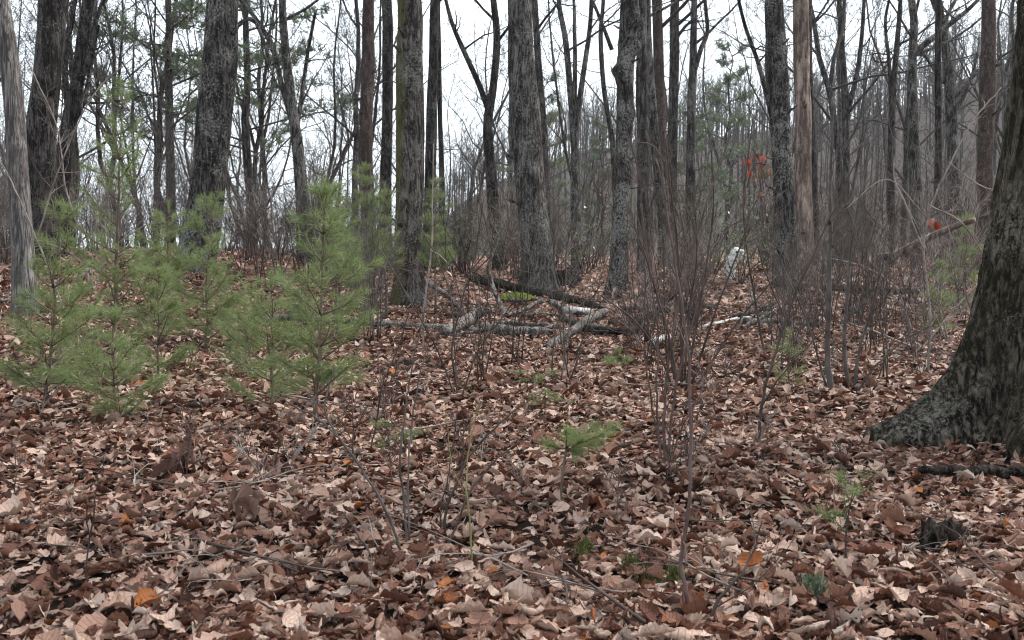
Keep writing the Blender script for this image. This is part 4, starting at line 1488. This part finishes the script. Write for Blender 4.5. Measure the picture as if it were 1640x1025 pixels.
def lump(name, label, px, py, rx, ry, rz, m, seed, cat, rough=0.25, nth=40, nph=14, fuzz=0, fm=None, group=None):
    rg = np.random.default_rng(seed)
    base = G(px, py)
    ph = np.linspace(0, pi / 2 * 1.08, nph)
    th = np.arange(nth) / nth * 2 * pi
    PH, TH = np.meshgrid(ph, th, indexing='ij')
    k = rg.uniform(0, 6.28, 8)
    s = 1 + rough * (0.5 * np.sin(3 * TH + k[0]) + 0.4 * np.sin(5 * TH + 3 * PH + k[1]) + 0.35 * np.sin(8 * TH - 5 * PH + k[2]) + 0.3 * np.sin(13 * TH + 9 * PH + k[3])) * np.sin(PH) + rough * 0.25 * rg.normal(0, 1, PH.shape) * np.sin(PH)
    V = np.stack([rx * s * np.sin(PH) * np.cos(TH), ry * s * np.sin(PH) * np.sin(TH), rz * s * np.cos(PH) + rough * rz * 0.3 * np.sin(4 * TH + k[4]) * np.sin(PH)], -1)
    V = V.reshape(-1, 3)
    x, y = V[:, 0] + base[0], V[:, 1] + base[1]
    V[:, 2] += H(x, y) - base[2]
    i, j = np.meshgrid(np.arange(nph - 1), np.arange(nth), indexing='ij')
    j2 = (j + 1) % nth
    q = np.stack([i * nth + j, (i + 1) * nth + j, (i + 1) * nth + j2, i * nth + j2], -1).reshape(-1, 4)
    mb = MB()
    mb.add(V, q)
    if fuzz:
        ii = rg.integers(0, len(V), fuzz)
        o = V[ii] + rg.normal(0, 0.01, (fuzz, 3))
        d = rg.normal(0, 0.5, (fuzz, 3)) + np.array([0, 0, 0.9])
        ln = rg.uniform(0.01, 0.03, (fuzz, 1))
        sd_ = np.cross(d, rg.normal(0, 1, (fuzz, 3)))
        sd_ /= np.linalg.norm(sd_, axis=1)[:, None]
        v = np.stack([o - sd_ * 0.004, o + sd_ * 0.004, o + d * ln], 1).reshape(-1, 3)
        mb.add(v, None, np.arange(fuzz * 3).reshape(-1, 3))
    o = mb.build(name, m, loc=base)
    return tag(o, label, cat, group)


lump('moss_mound', 'bright yellow green moss mound in front of the dark rotting log', 824, 482, 0.36, 0.22, 0.16, M_MOSS, 1, 'moss', 0.3, fuzz=2500)
lump('rotten_stump', 'crumbling black stump in the litter of the right foreground', 1503, 885, 0.085, 0.08, 0.125, BK['rot'], 2, 'stump', 0.7, 56, 22)
lump('root_clump', 'dark upturned clump of earth and roots behind the dark rotting log', 903, 461, 0.28, 0.25, 0.38, BK['rot'], 3, 'root clump', 0.5, 40, 16)
for i, (px, py, r, lb) in enumerate([(938, 904, .05, 'small yellow green moss cushion by a pale stick, farthest of the foreground moss'),
                                     (1008, 930, .055, 'flat moss cushion between two of its kind in the foreground'),
                                     (1036, 955, .07, 'olive moss cushion lowest in the foreground'),
                                     (1082, 948, .055, 'moss cushion closest to the reddish foreground stem')]):
    lump('moss_cushion', lb, px, py, r * 0.8, r * 0.6, 0.08, M_MOSSD, 10 + i, 'moss', 0.3, 24, 8, 500, group='moss cushions in the litter')
lump('lichen_patch', 'pale grey green lichen cushion beside a big folded leaf', 1300, 966, 0.06, 0.05, 0.08, M_LICH, 20, 'lichen', 0.35, 30, 10, 900)


# ------------------------------------------------------------------ shrubs and bare saplings given by their lines in the view
def stems(name, label, lines, col, seed, cat='shrub', twigs=1.0, group=None, leaves=None, leafmat=None, tl=0.5):
    """lines: list of (pixel polyline, distance, width px start, width px end); the first point of the first line is the foot"""
    rnd = random.Random(seed)
    p0, d0 = lines[0][0][0], lines[0][1]
    base = gd(p0[0], d0) if d0 else G(*p0)
    d0 = pix(base)[2]
    root = empty(name, base, label, cat, group)
    for (pl, d, w0, w1) in lines:
        dd = d0 + (rnd.uniform(-0.2, 0.2) if pl is not lines[0][0] else 0)
        drift = rnd.uniform(-0.35, 0.35)
        pts = [P(px, py, dd + drift * j / len(pl)) - base for j, (px, py) in enumerate(pl)]
        if pl[0] == p0:
            pts[0] = np.array([0, 0, -0.04])
        n = 7 * len(pl)
        s = spline(pts, n)
        s = s + np.cumsum(np.random.default_rng(seed).normal(0, 0.003, s.shape), 0)
        r = np.linspace(w0, np.maximum(w1, 2.2), n) * 0.82 * d0 / F / 2
        mb = MB()
        tube(mb, s, r, 6)
        length = float(np.linalg.norm(np.diff(s, axis=0), axis=1).sum())
        for k in range(int(length * 5 * twigs * rnd.uniform(0.8, 1.3))):
            f = rnd.uniform(0.18, 1.0)
            i = min(int(f * (n - 1)), n - 2)
            t = norm(s[i + 1] - s[i])
            dv = norm(t * 0.9 + np.array([rnd.gauss(0, 0.6), rnd.gauss(0, 0.6), rnd.gauss(0.15, 0.3)]))
            limb(mb, rnd, s[i], dv, tl * rnd.uniform(0.3, 1.2) * (1.1 - 0.5 * f), max(0.0016, r[i] * 0.5), 1, 0.03, 0.2, 0.7, True, 0, 0.0013)
        mb.build('stem', TW[col], root)
    return root, base, d0


_LT = {}


def hang_leaves(root, base, spots, d, m, seed, size=0.13):
    rng = np.random.default_rng(seed)
    for (px, py, s) in spots:
        key = (id(m), int(rng.integers(0, 5)))
        if key not in _LT:
            r2 = np.random.default_rng(900 + key[1])
            P3, q, U, V = leaf_batch(r2, 1, ('oak', 'oak', 'maple')[key[1] % 3], 11, 5, 0.13, 1.3)
            b = MB()
            P3[0][:, 1] -= P3[0][:, 1].max()
            b.add(P3[0], q, None, 0, np.stack([np.full(len(U), 0.5), U, V], -1))
            _LT[key] = b.mesh('leaf', m, True, True)
        o = bpy.data.objects.new('leaf', _LT[key])
        COL.objects.link(o)
        o.parent = root
        o.location = tuple(P(px, py, d + rng.uniform(-0.12, 0.12)) - base)
        o.rotation_euler = (radians(rng.uniform(50, 115)), rng.normal(0, 0.4), rng.uniform(-1.2, 1.2))
        k = s * size / 0.13
        o.scale = (k, k, k)


stems('young_sapling', 'tall reddish whip of a sapling in the middle foreground, bent near its foot',
      [([(1106, 1012), (1102, 960), (1098, 880), (1106, 780), (1102, 640), (1092, 500), (1080, 380), (1062, 250)], None, 11, 3),
       ([(1100, 905), (1094, 860), (1080, 800)], None, 5, 2), ([(1066, 262), (1040, 230), (1020, 225)], None, 2.5, 1.2)], 'red', 701, 'sapling', 0.35)
stems('young_sapling', 'slanting brown shoot rising from the foot of the reddish whip', [([(1112, 1016), (1145, 975), (1180, 930), (1205, 890), (1220, 830)], None, 9, 3), ([(1205, 890), (1212, 850), (1206, 800)], None, 4, 2)],
      'brown', 702, 'sapling', 0.4)
stems('shrub', 'pale twin stemmed shrub in the foreground with one stem arching far to the left',
      [([(650, 892), (648, 800), (642, 740), (650, 650), (658, 570), (670, 490)], None, 6, 2),
       ([(654, 888), (655, 780), (660, 690), (672, 600), (690, 520)], None, 5, 2),
       ([(640, 880), (615, 810), (580, 750), (540, 700), (515, 655), (515, 620), (525, 582)], None, 6, 2.5),
       ([(540, 700), (505, 668), (470, 650), (440, 635)], None, 3.5, 1.5),
       ([(612, 925), (590, 880), (570, 850), (545, 820)], None, 6, 2.5)], 'grey', 703, 'shrub', 0.45)
stems('shrub', 'many twigged brown shrub just right of the pale twin stems',
      [([(705, 880), (718, 810), (745, 740), (780, 690), (830, 640), (868, 615)], None, 6, 2), ([(700, 876), (710, 800), (722, 720), (728, 640)], None, 4.5, 1.5),
       ([(712, 880), (760, 780), (800, 730), (850, 690)], None, 5, 1.5)], 'brown', 704, 'shrub', 0.8)
stems('young_sapling', 'thin greenish shoot with a green moss foot', [([(755, 940), (754, 850), (755, 770), (762, 700), (775, 640)], None, 5, 2)], 'green', 705, 'sapling', 0.8)
stems('shrub', 'dense clump of reddish stems with dead leaves heaped at its foot',
      [([(1066, 752), (1064, 660), (1075, 560), (1100, 440), (1135, 330), (1180, 210)], None, 7, 2), ([(1070, 750), (1078, 650), (1105, 540), (1140, 430), (1190, 330)], None, 6, 2),
       ([(1060, 750), (1052, 640), (1055, 540), (1040, 420), (1030, 330)], None, 5, 1.8), ([(1072, 752), (1090, 690), (1120, 640), (1150, 560)], None, 4, 1.5)], 'red', 706, 'shrub', 0.4)
stems('shrub', 'broad clump of dark upright stems behind the reddish whip',
      [([(1092, 628), (1090, 540), (1085, 440), (1075, 330), (1062, 210)], None, 7, 2.5), ([(1086, 628), (1070, 540), (1040, 440), (1010, 350)], None, 6, 2), ([(1098, 628), (1110, 540), (1128, 430), (1140, 300), (1132, 200)], None, 6, 2),
       ([(1104, 630), (1130, 540), (1165, 440), (1200, 340)], None, 6, 2), ([(1110, 628), (1150, 560), (1190, 500), (1240, 440)], None, 5, 2), ([(1080, 628), (1055, 570), (1020, 520), (960, 470)], None, 5, 1.8),
       ([(1096, 626), (1100, 520), (1112, 420), (1110, 320)], None, 5, 2)], 'brown', 707, 'shrub', 0.6, tl=0.7)
stems('shrub', 'group of thick grey brown twin stems rising from one stubby base',
      [([(1332, 632), (1326, 560), (1325, 460), (1328, 380), (1326, 280), (1330, 160)], None, 13, 4), ([(1358, 625), (1353, 540), (1356, 450), (1370, 340), (1390, 220)], None, 9, 3),
       ([(1366, 628), (1380, 550), (1402, 460), (1420, 360)], None, 7, 2.5), ([(1372, 628), (1400, 590), (1440, 550), (1490, 520)], None, 5, 2), ([(1326, 630), (1310, 570), (1275, 480), (1240, 400)], None, 5, 2)], 'grey', 708, 'shrub', 0.8, tl=0.7)
r_, b_, d_ = stems('young_sapling', 'leaning brown sapling with two black withered buds at the top',
      [([(1216, 722), (1222, 650), (1240, 580), (1270, 490), (1298, 420), (1322, 362), (1360, 280), (1400, 200)], None, 7, 2), ([(1260, 515), (1230, 440), (1215, 380)], None, 3, 1.4), ([(1222, 650), (1262, 590), (1330, 520)], None, 3.5, 1.5)],
      'brown', 709, 'sapling', 0.6)
hang_leaves(r_, b_, [(1325, 352, 0.45), (1333, 392, 0.45)], d_, leaf_mat('withered_bud', True, [(0, (0.02, 0.014, 0.012)), (1, (0.05, 0.03, 0.026))]), 61, 0.09)
r_, b_, d_ = stems('young_oak', 'slender oak sapling holding a bunch of orange red leaves',
      [([(1224, 560), (1212, 480), (1200, 400), (1195, 330), (1200, 270), (1212, 180)], None, 5, 2), ([(1197, 300), (1210, 262), (1232, 262)], None, 3, 1.5), ([(1198, 350), (1215, 318), (1228, 312)], None, 2.5, 1.2)],
      'brown', 710, 'sapling', 0.6)
hang_leaves(r_, b_, [(1196, 254, 1.0), (1212, 246, 0.9), (1224, 250, 1.0), (1214, 262, 1.1), (1205, 272, 1.0), (1230, 262, 0.8), (1204, 250, 0.8), (1234, 270, 0.9), (1222, 276, 1.0), (1210, 284, 0.9), (1190, 258, 0.9), (1219, 308, 0.8), (1224, 316, 0.7), (1198, 262, 0.8)], d_, M_LEAF_OR, 62, 0.12 * d_ / 16.0)
r_, b_, d_ = stems('young_sapling', 'pale arching sapling with a few rusty leaves in front of the huge oak',
      [([(1486, 600), (1490, 520), (1480, 430), (1478, 380), (1490, 330), (1520, 260), (1560, 190), (1600, 140)], None, 6, 2), ([(1480, 400), (1450, 330), (1430, 280), (1440, 210)], None, 4, 1.5), ([(1490, 330), (1540, 360), (1580, 420)], None, 3.5, 1.5),
       ([(1486, 350), (1420, 290), (1350, 340)], None, 2.5, 1.2), ([(1520, 260), (1570, 300), (1620, 310)], None, 2.5, 1.2)], 'pale', 711, 'sapling', 0.5, tl=0.7)
hang_leaves(r_, b_, [(1494, 350, 1.0), (1500, 356, 0.9), (1526, 340, 0.8), (1490, 362, 0.8)], d_, M_LEAF_OR, 63, 0.115)
stems('young_sapling', 'bare sapling crossing in front of the huge oak trunk', [([(1504, 700), (1512, 660), (1534, 590), (1560, 510), (1592, 430), (1622, 370), (1650, 320)], None, 10, 4), ([(1534, 585), (1570, 580), (1600, 570)], None, 2.5, 1.2),
      ([(1592, 430), (1640, 440)], None, 2.5, 1.2), ([(1560, 510), (1545, 450), (1530, 380), (1500, 300)], None, 4, 1.5)], 'pale', 712, 'sapling', 0.4)
stems('shrub', 'tangle of pale dead twigs lying against the root foot of the huge oak',
      [([(1462, 560), (1458, 520), (1450, 490), (1420, 470)], None, 4, 2), ([(1470, 570), (1500, 530), (1540, 480), (1575, 440)], None, 4, 2), ([(1465, 565), (1430, 600), (1400, 640)], None, 3.5, 1.5),
       ([(1468, 565), (1530, 600), (1552, 610)], None, 4, 2), ([(1466, 560), (1475, 600), (1460, 650)], None, 3, 1.5), ([(1460, 555), (1400, 530), (1350, 510), (1310, 460)], None, 5, 2), ([(1466, 545), (1520, 560), (1550, 600)], None, 4, 2),
       ([(1464, 550), (1440, 470), (1395, 430), (1330, 410)], None, 4, 2)], 'pale', 713, 'shrub', 1.2)
stems('young_sapling', 'thin sapling beside the burled trunk', [([(1040, 560), (1035, 470), (1030, 380), (1022, 280), (1000, 200)], None, 4, 2)], 'brown', 714, 'sapling', 0.9)
stems('young_sapling', 'pale thin sapling standing just in front of the mossy trunk', [([(678, 560), (680, 480), (690, 400), (692, 320), (694, 230)], None, 5, 2), ([(690, 400), (715, 420), (735, 470)], None, 3, 1.4)], 'pale', 715, 'sapling', 0.5)
stems('shrub', 'dark wiry shrub growing in front of the silvery log', [([(735, 640), (725, 560), (740, 490), (765, 400), (780, 320)], None, 4, 1.5), ([(730, 640), (700, 560), (660, 490), (610, 400)], None, 3.5, 1.5), ([(738, 640), (770, 560), (830, 480)], None, 3.5, 1.5),
      ([(732, 640), (728, 540), (715, 450), (660, 340)], None, 3, 1.4)], 'brown', 716, 'shrub', 1.0)
stems('young_sapling', 'dark thread of a sapling in the left foreground litter', [([(134, 965), (142, 860), (152, 780), (164, 735)], None, 4, 2), ([(142, 860), (136, 820), (132, 800)], None, 2.5, 1.2)], 'brown', 717, 'sapling', 0.5)
stems('young_sapling', 'thin brown sapling between the pine saplings and the pale twin stems', [([(590, 735), (600, 680), (612, 620), (640, 560), (655, 500)], None, 4, 1.6), ([(612, 620), (600, 560), (590, 500)], None, 2.5, 1.2)], 'brown', 718, 'sapling', 0.9)
stems('shrub', 'bare pale shrub arching over the litter left of the stout lichened trunk', [([(150, 470), (170, 410), (215, 370), (260, 350)], None, 3.5, 1.5), ([(145, 470), (130, 380), (105, 300), (90, 200), (40, 90)], None, 3.5, 1.5), ([(152, 470), (130, 420), (80, 390), (20, 380)], None, 3, 1.4),
      ([(148, 470), (150, 380), (180, 280), (230, 200)], None, 3, 1.4)], 'pale', 719, 'shrub', 1.0, tl=0.9)
stems('young_sapling', 'long bare shoot slanting up across the barkless dead trunk', [([(118, 560), (95, 470), (60, 380), (20, 290), (-20, 230)], None, 5, 2), ([(60, 380), (90, 290), (150, 160), (220, 90)], None, 4, 1.5), ([(100, 490), (160, 420), (250, 400)], None, 3, 1.4)], 'pale', 720, 'sapling', 0.6, tl=0.8)
stems('young_sapling', 'thin reddish shoot with a fork, right of the tufted seedling', [([(1062, 740), (1050, 680), (1042, 620), (1035, 560)], None, 4, 1.6), ([(1050, 680), (1075, 640), (1088, 600)], None, 3, 1.4)], 'red', 721, 'sapling', 0.6)
stems('shrub', 'twiggy grey shrub between the broad furrowed trunk and the burled one', [([(905, 470), (908, 400), (925, 330), (950, 260)], None, 4, 1.6), ([(900, 470), (880, 400), (870, 330)], None, 3, 1.4), ([(908, 470), (940, 420), (985, 380)], None, 3, 1.4)], 'grey', 722, 'shrub', 1.2, tl=0.9)


def dead_leaf_sprays():
    for (px, py, lb, sp) in [(292, 765, 'drooping bunch of withered brown leaves on a short stem, farthest of the bunches', [(286, 705, 1), (296, 700, 1), (304, 715, 1), (280, 722, 1), (290, 730, 1.1), (300, 735, 1.1), (310, 728, 0.9), (276, 735, 0.9)]),
                             (440, 775, 'drooping bunch of withered brown leaves nearest the tall dense sapling', [(430, 735, 1), (442, 728, 1.1), (452, 740, 1), (436, 748, 1.1), (446, 752, 0.9), (425, 745, 0.8)]),
                             (392, 840, 'drooping bunch of withered brown leaves low among the others', [(382, 780, 1.1), (396, 770, 1.0), (408, 785, 1.1), (374, 795, 1), (390, 800, 1.1), (404, 802, 1), (416, 798, 0.9)])]:
        r, b, d = stems('leafy_shoot', lb, [([(px, py), (px - 2, py - 35), (px + 2, py - 68)], None, 3.5, 2), ([(px - 2, py - 35), (px + 14, py - 50)], None, 2, 1)], 'brown', px, 'shoot', 0.5, 'withered leafy shoots')
        hang_leaves(r, b, sp, d, M_LEAF_BR, px, 0.20)


dead_leaf_sprays()


def proto_shrub(seed, h, n, col, name='bare_shrub'):
    rnd = random.Random(seed)
    root = bpy.data.objects.new(name, None)
    COL.objects.link(root)
    for k in range(n):
        mb = MB()
        az = rnd.uniform(0, 6.28)
        sp = rnd.uniform(0.05, 0.45)
        limb(mb, rnd, np.array([rnd.gauss(0, .05), rnd.gauss(0, .05), -0.05]), norm([cos(az) * sp, sin(az) * sp, 1]), h * rnd.uniform(0.6, 1.1), 0.006 + 0.005 * rnd.random() + 0.0025 * h, 2, 0.03, 0.11, 1.4, True, 0, 0.0027, (20, 58))
        mb.build('stem', TW[col], root)
    return root


def proto_wiry(seed, h, n, col):
    rnd = random.Random(seed)
    root = bpy.data.objects.new('wiry_shrub', None)
    COL.objects.link(root)
    for k in range(n):
        mb = MB()
        az = rnd.uniform(0, 6.28)
        sp = rnd.uniform(0.05, 0.55)
        limb(mb, rnd, np.array([rnd.gauss(0, .06), rnd.gauss(0, .06), -0.05]), norm([cos(az) * sp, sin(az) * sp, 1]), h * rnd.uniform(0.55, 1.1), 0.0085, 2, 0.035, 0.09, 0.8, True, 0, 0.0026, (18, 50))
        mb.build('stem', TW[col], root)
    return root


def undergrowth():
    rnd = random.Random(15)
    used = set()
    pr = [proto_shrub(401, 1.5, 4, 'brown'), proto_shrub(402, 2.3, 5, 'grey'), proto_shrub(403, 1.1, 4, 'red'), proto_shrub(404, 2.9, 3, 'brown'), proto_shrub(405, 1.8, 5, 'pale')]
    SK = ['*brown shrub', '*grey shrub', '*low reddish shrub', '*tall brown shrub', '*pale shrub']
    for k in range(190):
        px = rnd.uniform(-200, 1850)
        d = rnd.uniform(22, 40) if not 610 < px < 1010 and not 1120 < px < 1240 else rnd.uniform(28, 42)
        x, y = (px - 820) / F * d, d
        k_ = rnd.randrange(5)
        place(pr[k_], used, x, y, rnd.uniform(0, 6.28), rnd.uniform(0.8, 1.4), SK[k_] + ' at back', 'shrub', 'leafless shrubs at the back of the clearing')
    for k in range(52):
        px = rnd.uniform(980, 1560) if k < 42 else rnd.uniform(560, 610)
        d = rnd.uniform(13, 24)
        if 1130 < px < 1240 and d < 24:
            continue
        x, y = (px - 820) / F * d, d
        k_ = rnd.randrange(5)
        place(pr[k_], used, x, y, rnd.uniform(0, 6.28), rnd.uniform(0.6, 0.95), SK[k_] + ' among logs', 'shrub', 'leafless shrubs around the logs')
    for k in range(75):
        px = rnd.uniform(-120, 600)
        d = rnd.uniform(20.5, 31) if px < 540 else rnd.uniform(27, 33)
        x, y = (px - 820) / F * d, d
        k_ = rnd.choice((0, 1, 1, 3, 4))
        place(pr[k_], used, x, y, rnd.uniform(0, 6.28), rnd.uniform(0.7, 1.25), SK[k_] + ' on crest', 'shrub', 'leafless shrubs on the crest')
    ps_ = [proto_wiry(421, 2.3, 5, 'brown'), proto_wiry(422, 1.7, 4, 'grey'), proto_wiry(423, 2.8, 4, 'brown')]
    for k in range(30):
        px = rnd.uniform(960, 1500) if k < 24 else rnd.uniform(720, 940)
        d = rnd.uniform(10.5, 20)
        if 1120 < px < 1225:
            px += 120
        k_ = rnd.randrange(3)
        place(ps_[k_], used, (px - 820) / F * d, d, rnd.uniform(0, 6.28), rnd.uniform(0.6, 1.1), ('*wiry brown shrub', '*wiry grey shrub', '*tall wiry shrub')[k_], 'shrub', 'wiry shrubs in the clearing')
    # whips: single thin stems in the litter
    pw = [proto_shrub(411, 0.5, 1, 'brown', 'bare_shoot'), proto_shrub(412, 0.75, 1, 'red', 'bare_shoot'), proto_shrub(413, 0.4, 1, 'pale', 'bare_shoot')]
    for k in range(40):
        d = rnd.uniform(5.5, 14)
        x, y = rnd.uniform(-0.45, 0.45) * d, d
        k_ = rnd.randrange(3)
        place(pw[k_], used, x, y, rnd.uniform(0, 6.28), rnd.uniform(0.6, 1.2), ('*brown shoot', '*reddish shoot', '*pale shoot')[k_] + (' in near litter' if d < 8.5 else ' in farther litter'), 'shoot', 'thin shoots in the leaf litter')
    # mountain laurel
    rng = np.random.default_rng(21)
    root = bpy.data.objects.new('laurel_shrub', None)
    COL.objects.link(root)
    mb = MB()
    lf = MB()
    for k in range(9):
        az = rnd.uniform(0, 6.28)
        p = np.array([0, 0, -0.1])
        dv = norm([cos(az) * 0.5, sin(az) * 0.5, 1])
        pts = [p]
        for j in range(5):
            dv = norm(dv + np.array([rnd.gauss(0, .25), rnd.gauss(0, .25), rnd.gauss(0, .15)]))
            pts.append(pts[-1] + dv * 0.42)
        tube(mb, np.array(pts), np.linspace(0.02, 0.006, 6), 5)
        for j in range(26):
            q = pts[rnd.randint(2, 5)] + np.array([rnd.gauss(0, .28), rnd.gauss(0, .28), rnd.gauss(0, .2)])
            m = 9
            a = rng.uniform(0, 2 * pi, m)
            d = np.stack([np.cos(a), np.sin(a), rng.normal(0.25, 0.35, m)], -1)
            d /= np.linalg.norm(d, axis=1)[:, None]
            s = np.cross(d, (0, 0, 1.0))
            s /= np.linalg.norm(s, axis=1)[:, None]
            l = rng.uniform(0.08, 0.13, (m, 1))
            v = np.stack([q + d * 0.01, q + d * l * 0.5 + s * 0.017, q + d * l, q + d * l * 0.5 - s * 0.017], 1).reshape(-1, 3)
            lf.add(v, np.arange(m * 4).reshape(-1, 4), None, 0, np.repeat(np.stack([rng.uniform(0, 0.9, m), np.zeros(m), np.zeros(m)], -1), 4, 0))
    mb.build('stems', TW['brown'], root)
    lf.build('foliage', M_LAUREL, root, smooth=False, attr=True)
    for (px, d, sc, lb) in [(745, 30, 1.1, 'glossy evergreen laurel bush left of the wishbone fork'), (800, 33, 1.0, 'glossy laurel bush at the foot of the wishbone fork'), (935, 31, 1.0, 'green laurel bush left of the burled trunk'),
                            (1140, 30, 1.25, 'laurel bush with shining leaves behind the reddish stems'), (1185, 27, 0.8, 'low laurel bush behind the white birch stump'), (520, 31, 1.0, 'laurel bush behind the tall dense sapling'),
                            (890, 36, 1.0, 'far laurel bush behind the broad furrowed trunk'), (1400, 34, 0.9, 'laurel bush in the brown thicket right of the pinkish tan trunk')]:
        place(root, used, (px - 820) / F * d, d, rnd.uniform(0, 6), sc, lb, 'laurel bush', 'mountain laurels')
    # grass among the saplings
    gb = MB()
    for k in range(70):
        px, py = rng.normal(360, 90), rng.normal(612, 22)
        g = G(px, py)
        n = 14
        a = rng.uniform(0, 2 * pi, n)
        d = np.stack([np.cos(a) * 0.5, np.sin(a) * 0.5, np.full(n, 1.0)], -1) * rng.uniform(0.08, 0.2, (n, 1))
        s = np.stack([-np.sin(a), np.cos(a), np.zeros(n)], -1) * 0.0022
        o = g + rng.normal(0, 0.02, (n, 3)) * np.array([1, 1, 0])
        v = np.stack([o - s, o + s, o + d], 1).reshape(-1, 3)
        gb.add(v, None, np.arange(n * 3).reshape(-1, 3), 0, np.repeat(np.stack([rng.uniform(0, 1, n), np.zeros(n), np.zeros(n)], -1), 3, 0))
    tag(gb.build('grass', M_GRASS, smooth=False, attr=True), 'sparse thin grass under the pine saplings', 'grass', kind='stuff')
    # brush farther back: one mass of thin stems nobody could count
    rb = random.Random(99)
    bm_ = MB()
    for k in range(1500):
        px = rb.uniform(-300, 1950)
        d = 38 + 70 * rb.random()
        if px < 560 and rb.random() < 0.35:
            continue
        x, y = (px - 820) / F * d, d
        p = np.array([x, y, h1(x, y) - 0.05])
        limb(bm_, rb, p, norm([rb.gauss(0, .2), rb.gauss(0, .2), 1]), rb.uniform(1.5, 4.5), 0.016, 1, 0.03, 0.12, 1.4, True, 0, 0.006, (20, 50))
    tag(bm_.build('undergrowth', TW['far']), 'brown mass of bare undergrowth deep in the wood', 'undergrowth', kind='stuff')


undergrowth()


def fallen_twigs():
    rnd = random.Random(63)
    pr = []
    for k in range(5):
        mb = MB()
        limb(mb, rnd, np.array([-0.3, 0, 0.01]), np.array([1.0, 0, 0.03]), 0.55 + 0.1 * k, 0.005 + 0.002 * (k % 3), 2, 0.0, 0.13, 0.45, True, 0, 0.0018, (25, 50))
        pr.append(tag(mb.build('fallen_twig', TW[('grey', 'pale', 'brown')[k % 3]])))
    used = set()
    for k in range(60):
        d = 4.3 + 10 * rnd.random() ** 1.3
        x = rnd.uniform(-0.45, 0.45) * d
        i = rnd.randrange(5)
        place(pr[i], used, x, d, rnd.uniform(0, 6.28), rnd.uniform(0.6, 1.3), ('*grey twig', '*pale twig', '*dark twig', '*grey twig', '*pale twig')[i] + (' lying in near litter' if d < 7 else ' lying in farther litter'),
              'twig', 'fallen twigs on the leaves', -0.075, tilt=(rnd.gauss(0, 0.3), rnd.gauss(0, 0.08)))


fallen_twigs()
finish_labels()
make_litter()


def make_haze():
    m = bpy.data.materials.new('thin_haze')
    m.use_nodes = True
    t = m.node_tree
    t.nodes.clear()
    out = t.nodes.new('ShaderNodeOutputMaterial')
    pv = t.nodes.new('ShaderNodeVolumePrincipled')
    pv.inputs['Color'].default_value = (0.86, 0.9, 0.94, 1)
    pv.inputs['Density'].default_value = HAZE
    pv.inputs['Anisotropy'].default_value = 0.2
    t.links.new(pv.outputs[0], out.inputs['Volume'])
    mb = MB()
    a, lo, hi = 1060, -12, 66
    v = [(x * a, y * a, z) for z in (lo, hi) for x, y in ((-1, -1), (1, -1), (1, 1), (-1, 1))]
    mb.add(v, [(0, 3, 2, 1), (4, 5, 6, 7), (0, 1, 5, 4), (1, 2, 6, 5), (2, 3, 7, 6), (3, 0, 4, 7)])
    tag(mb.build('haze', m, smooth=False), 'thin grey haze in the air of the wood', 'haze', kind='stuff')


HAZE = 0.0003
if HAZE > 0:
    make_haze()
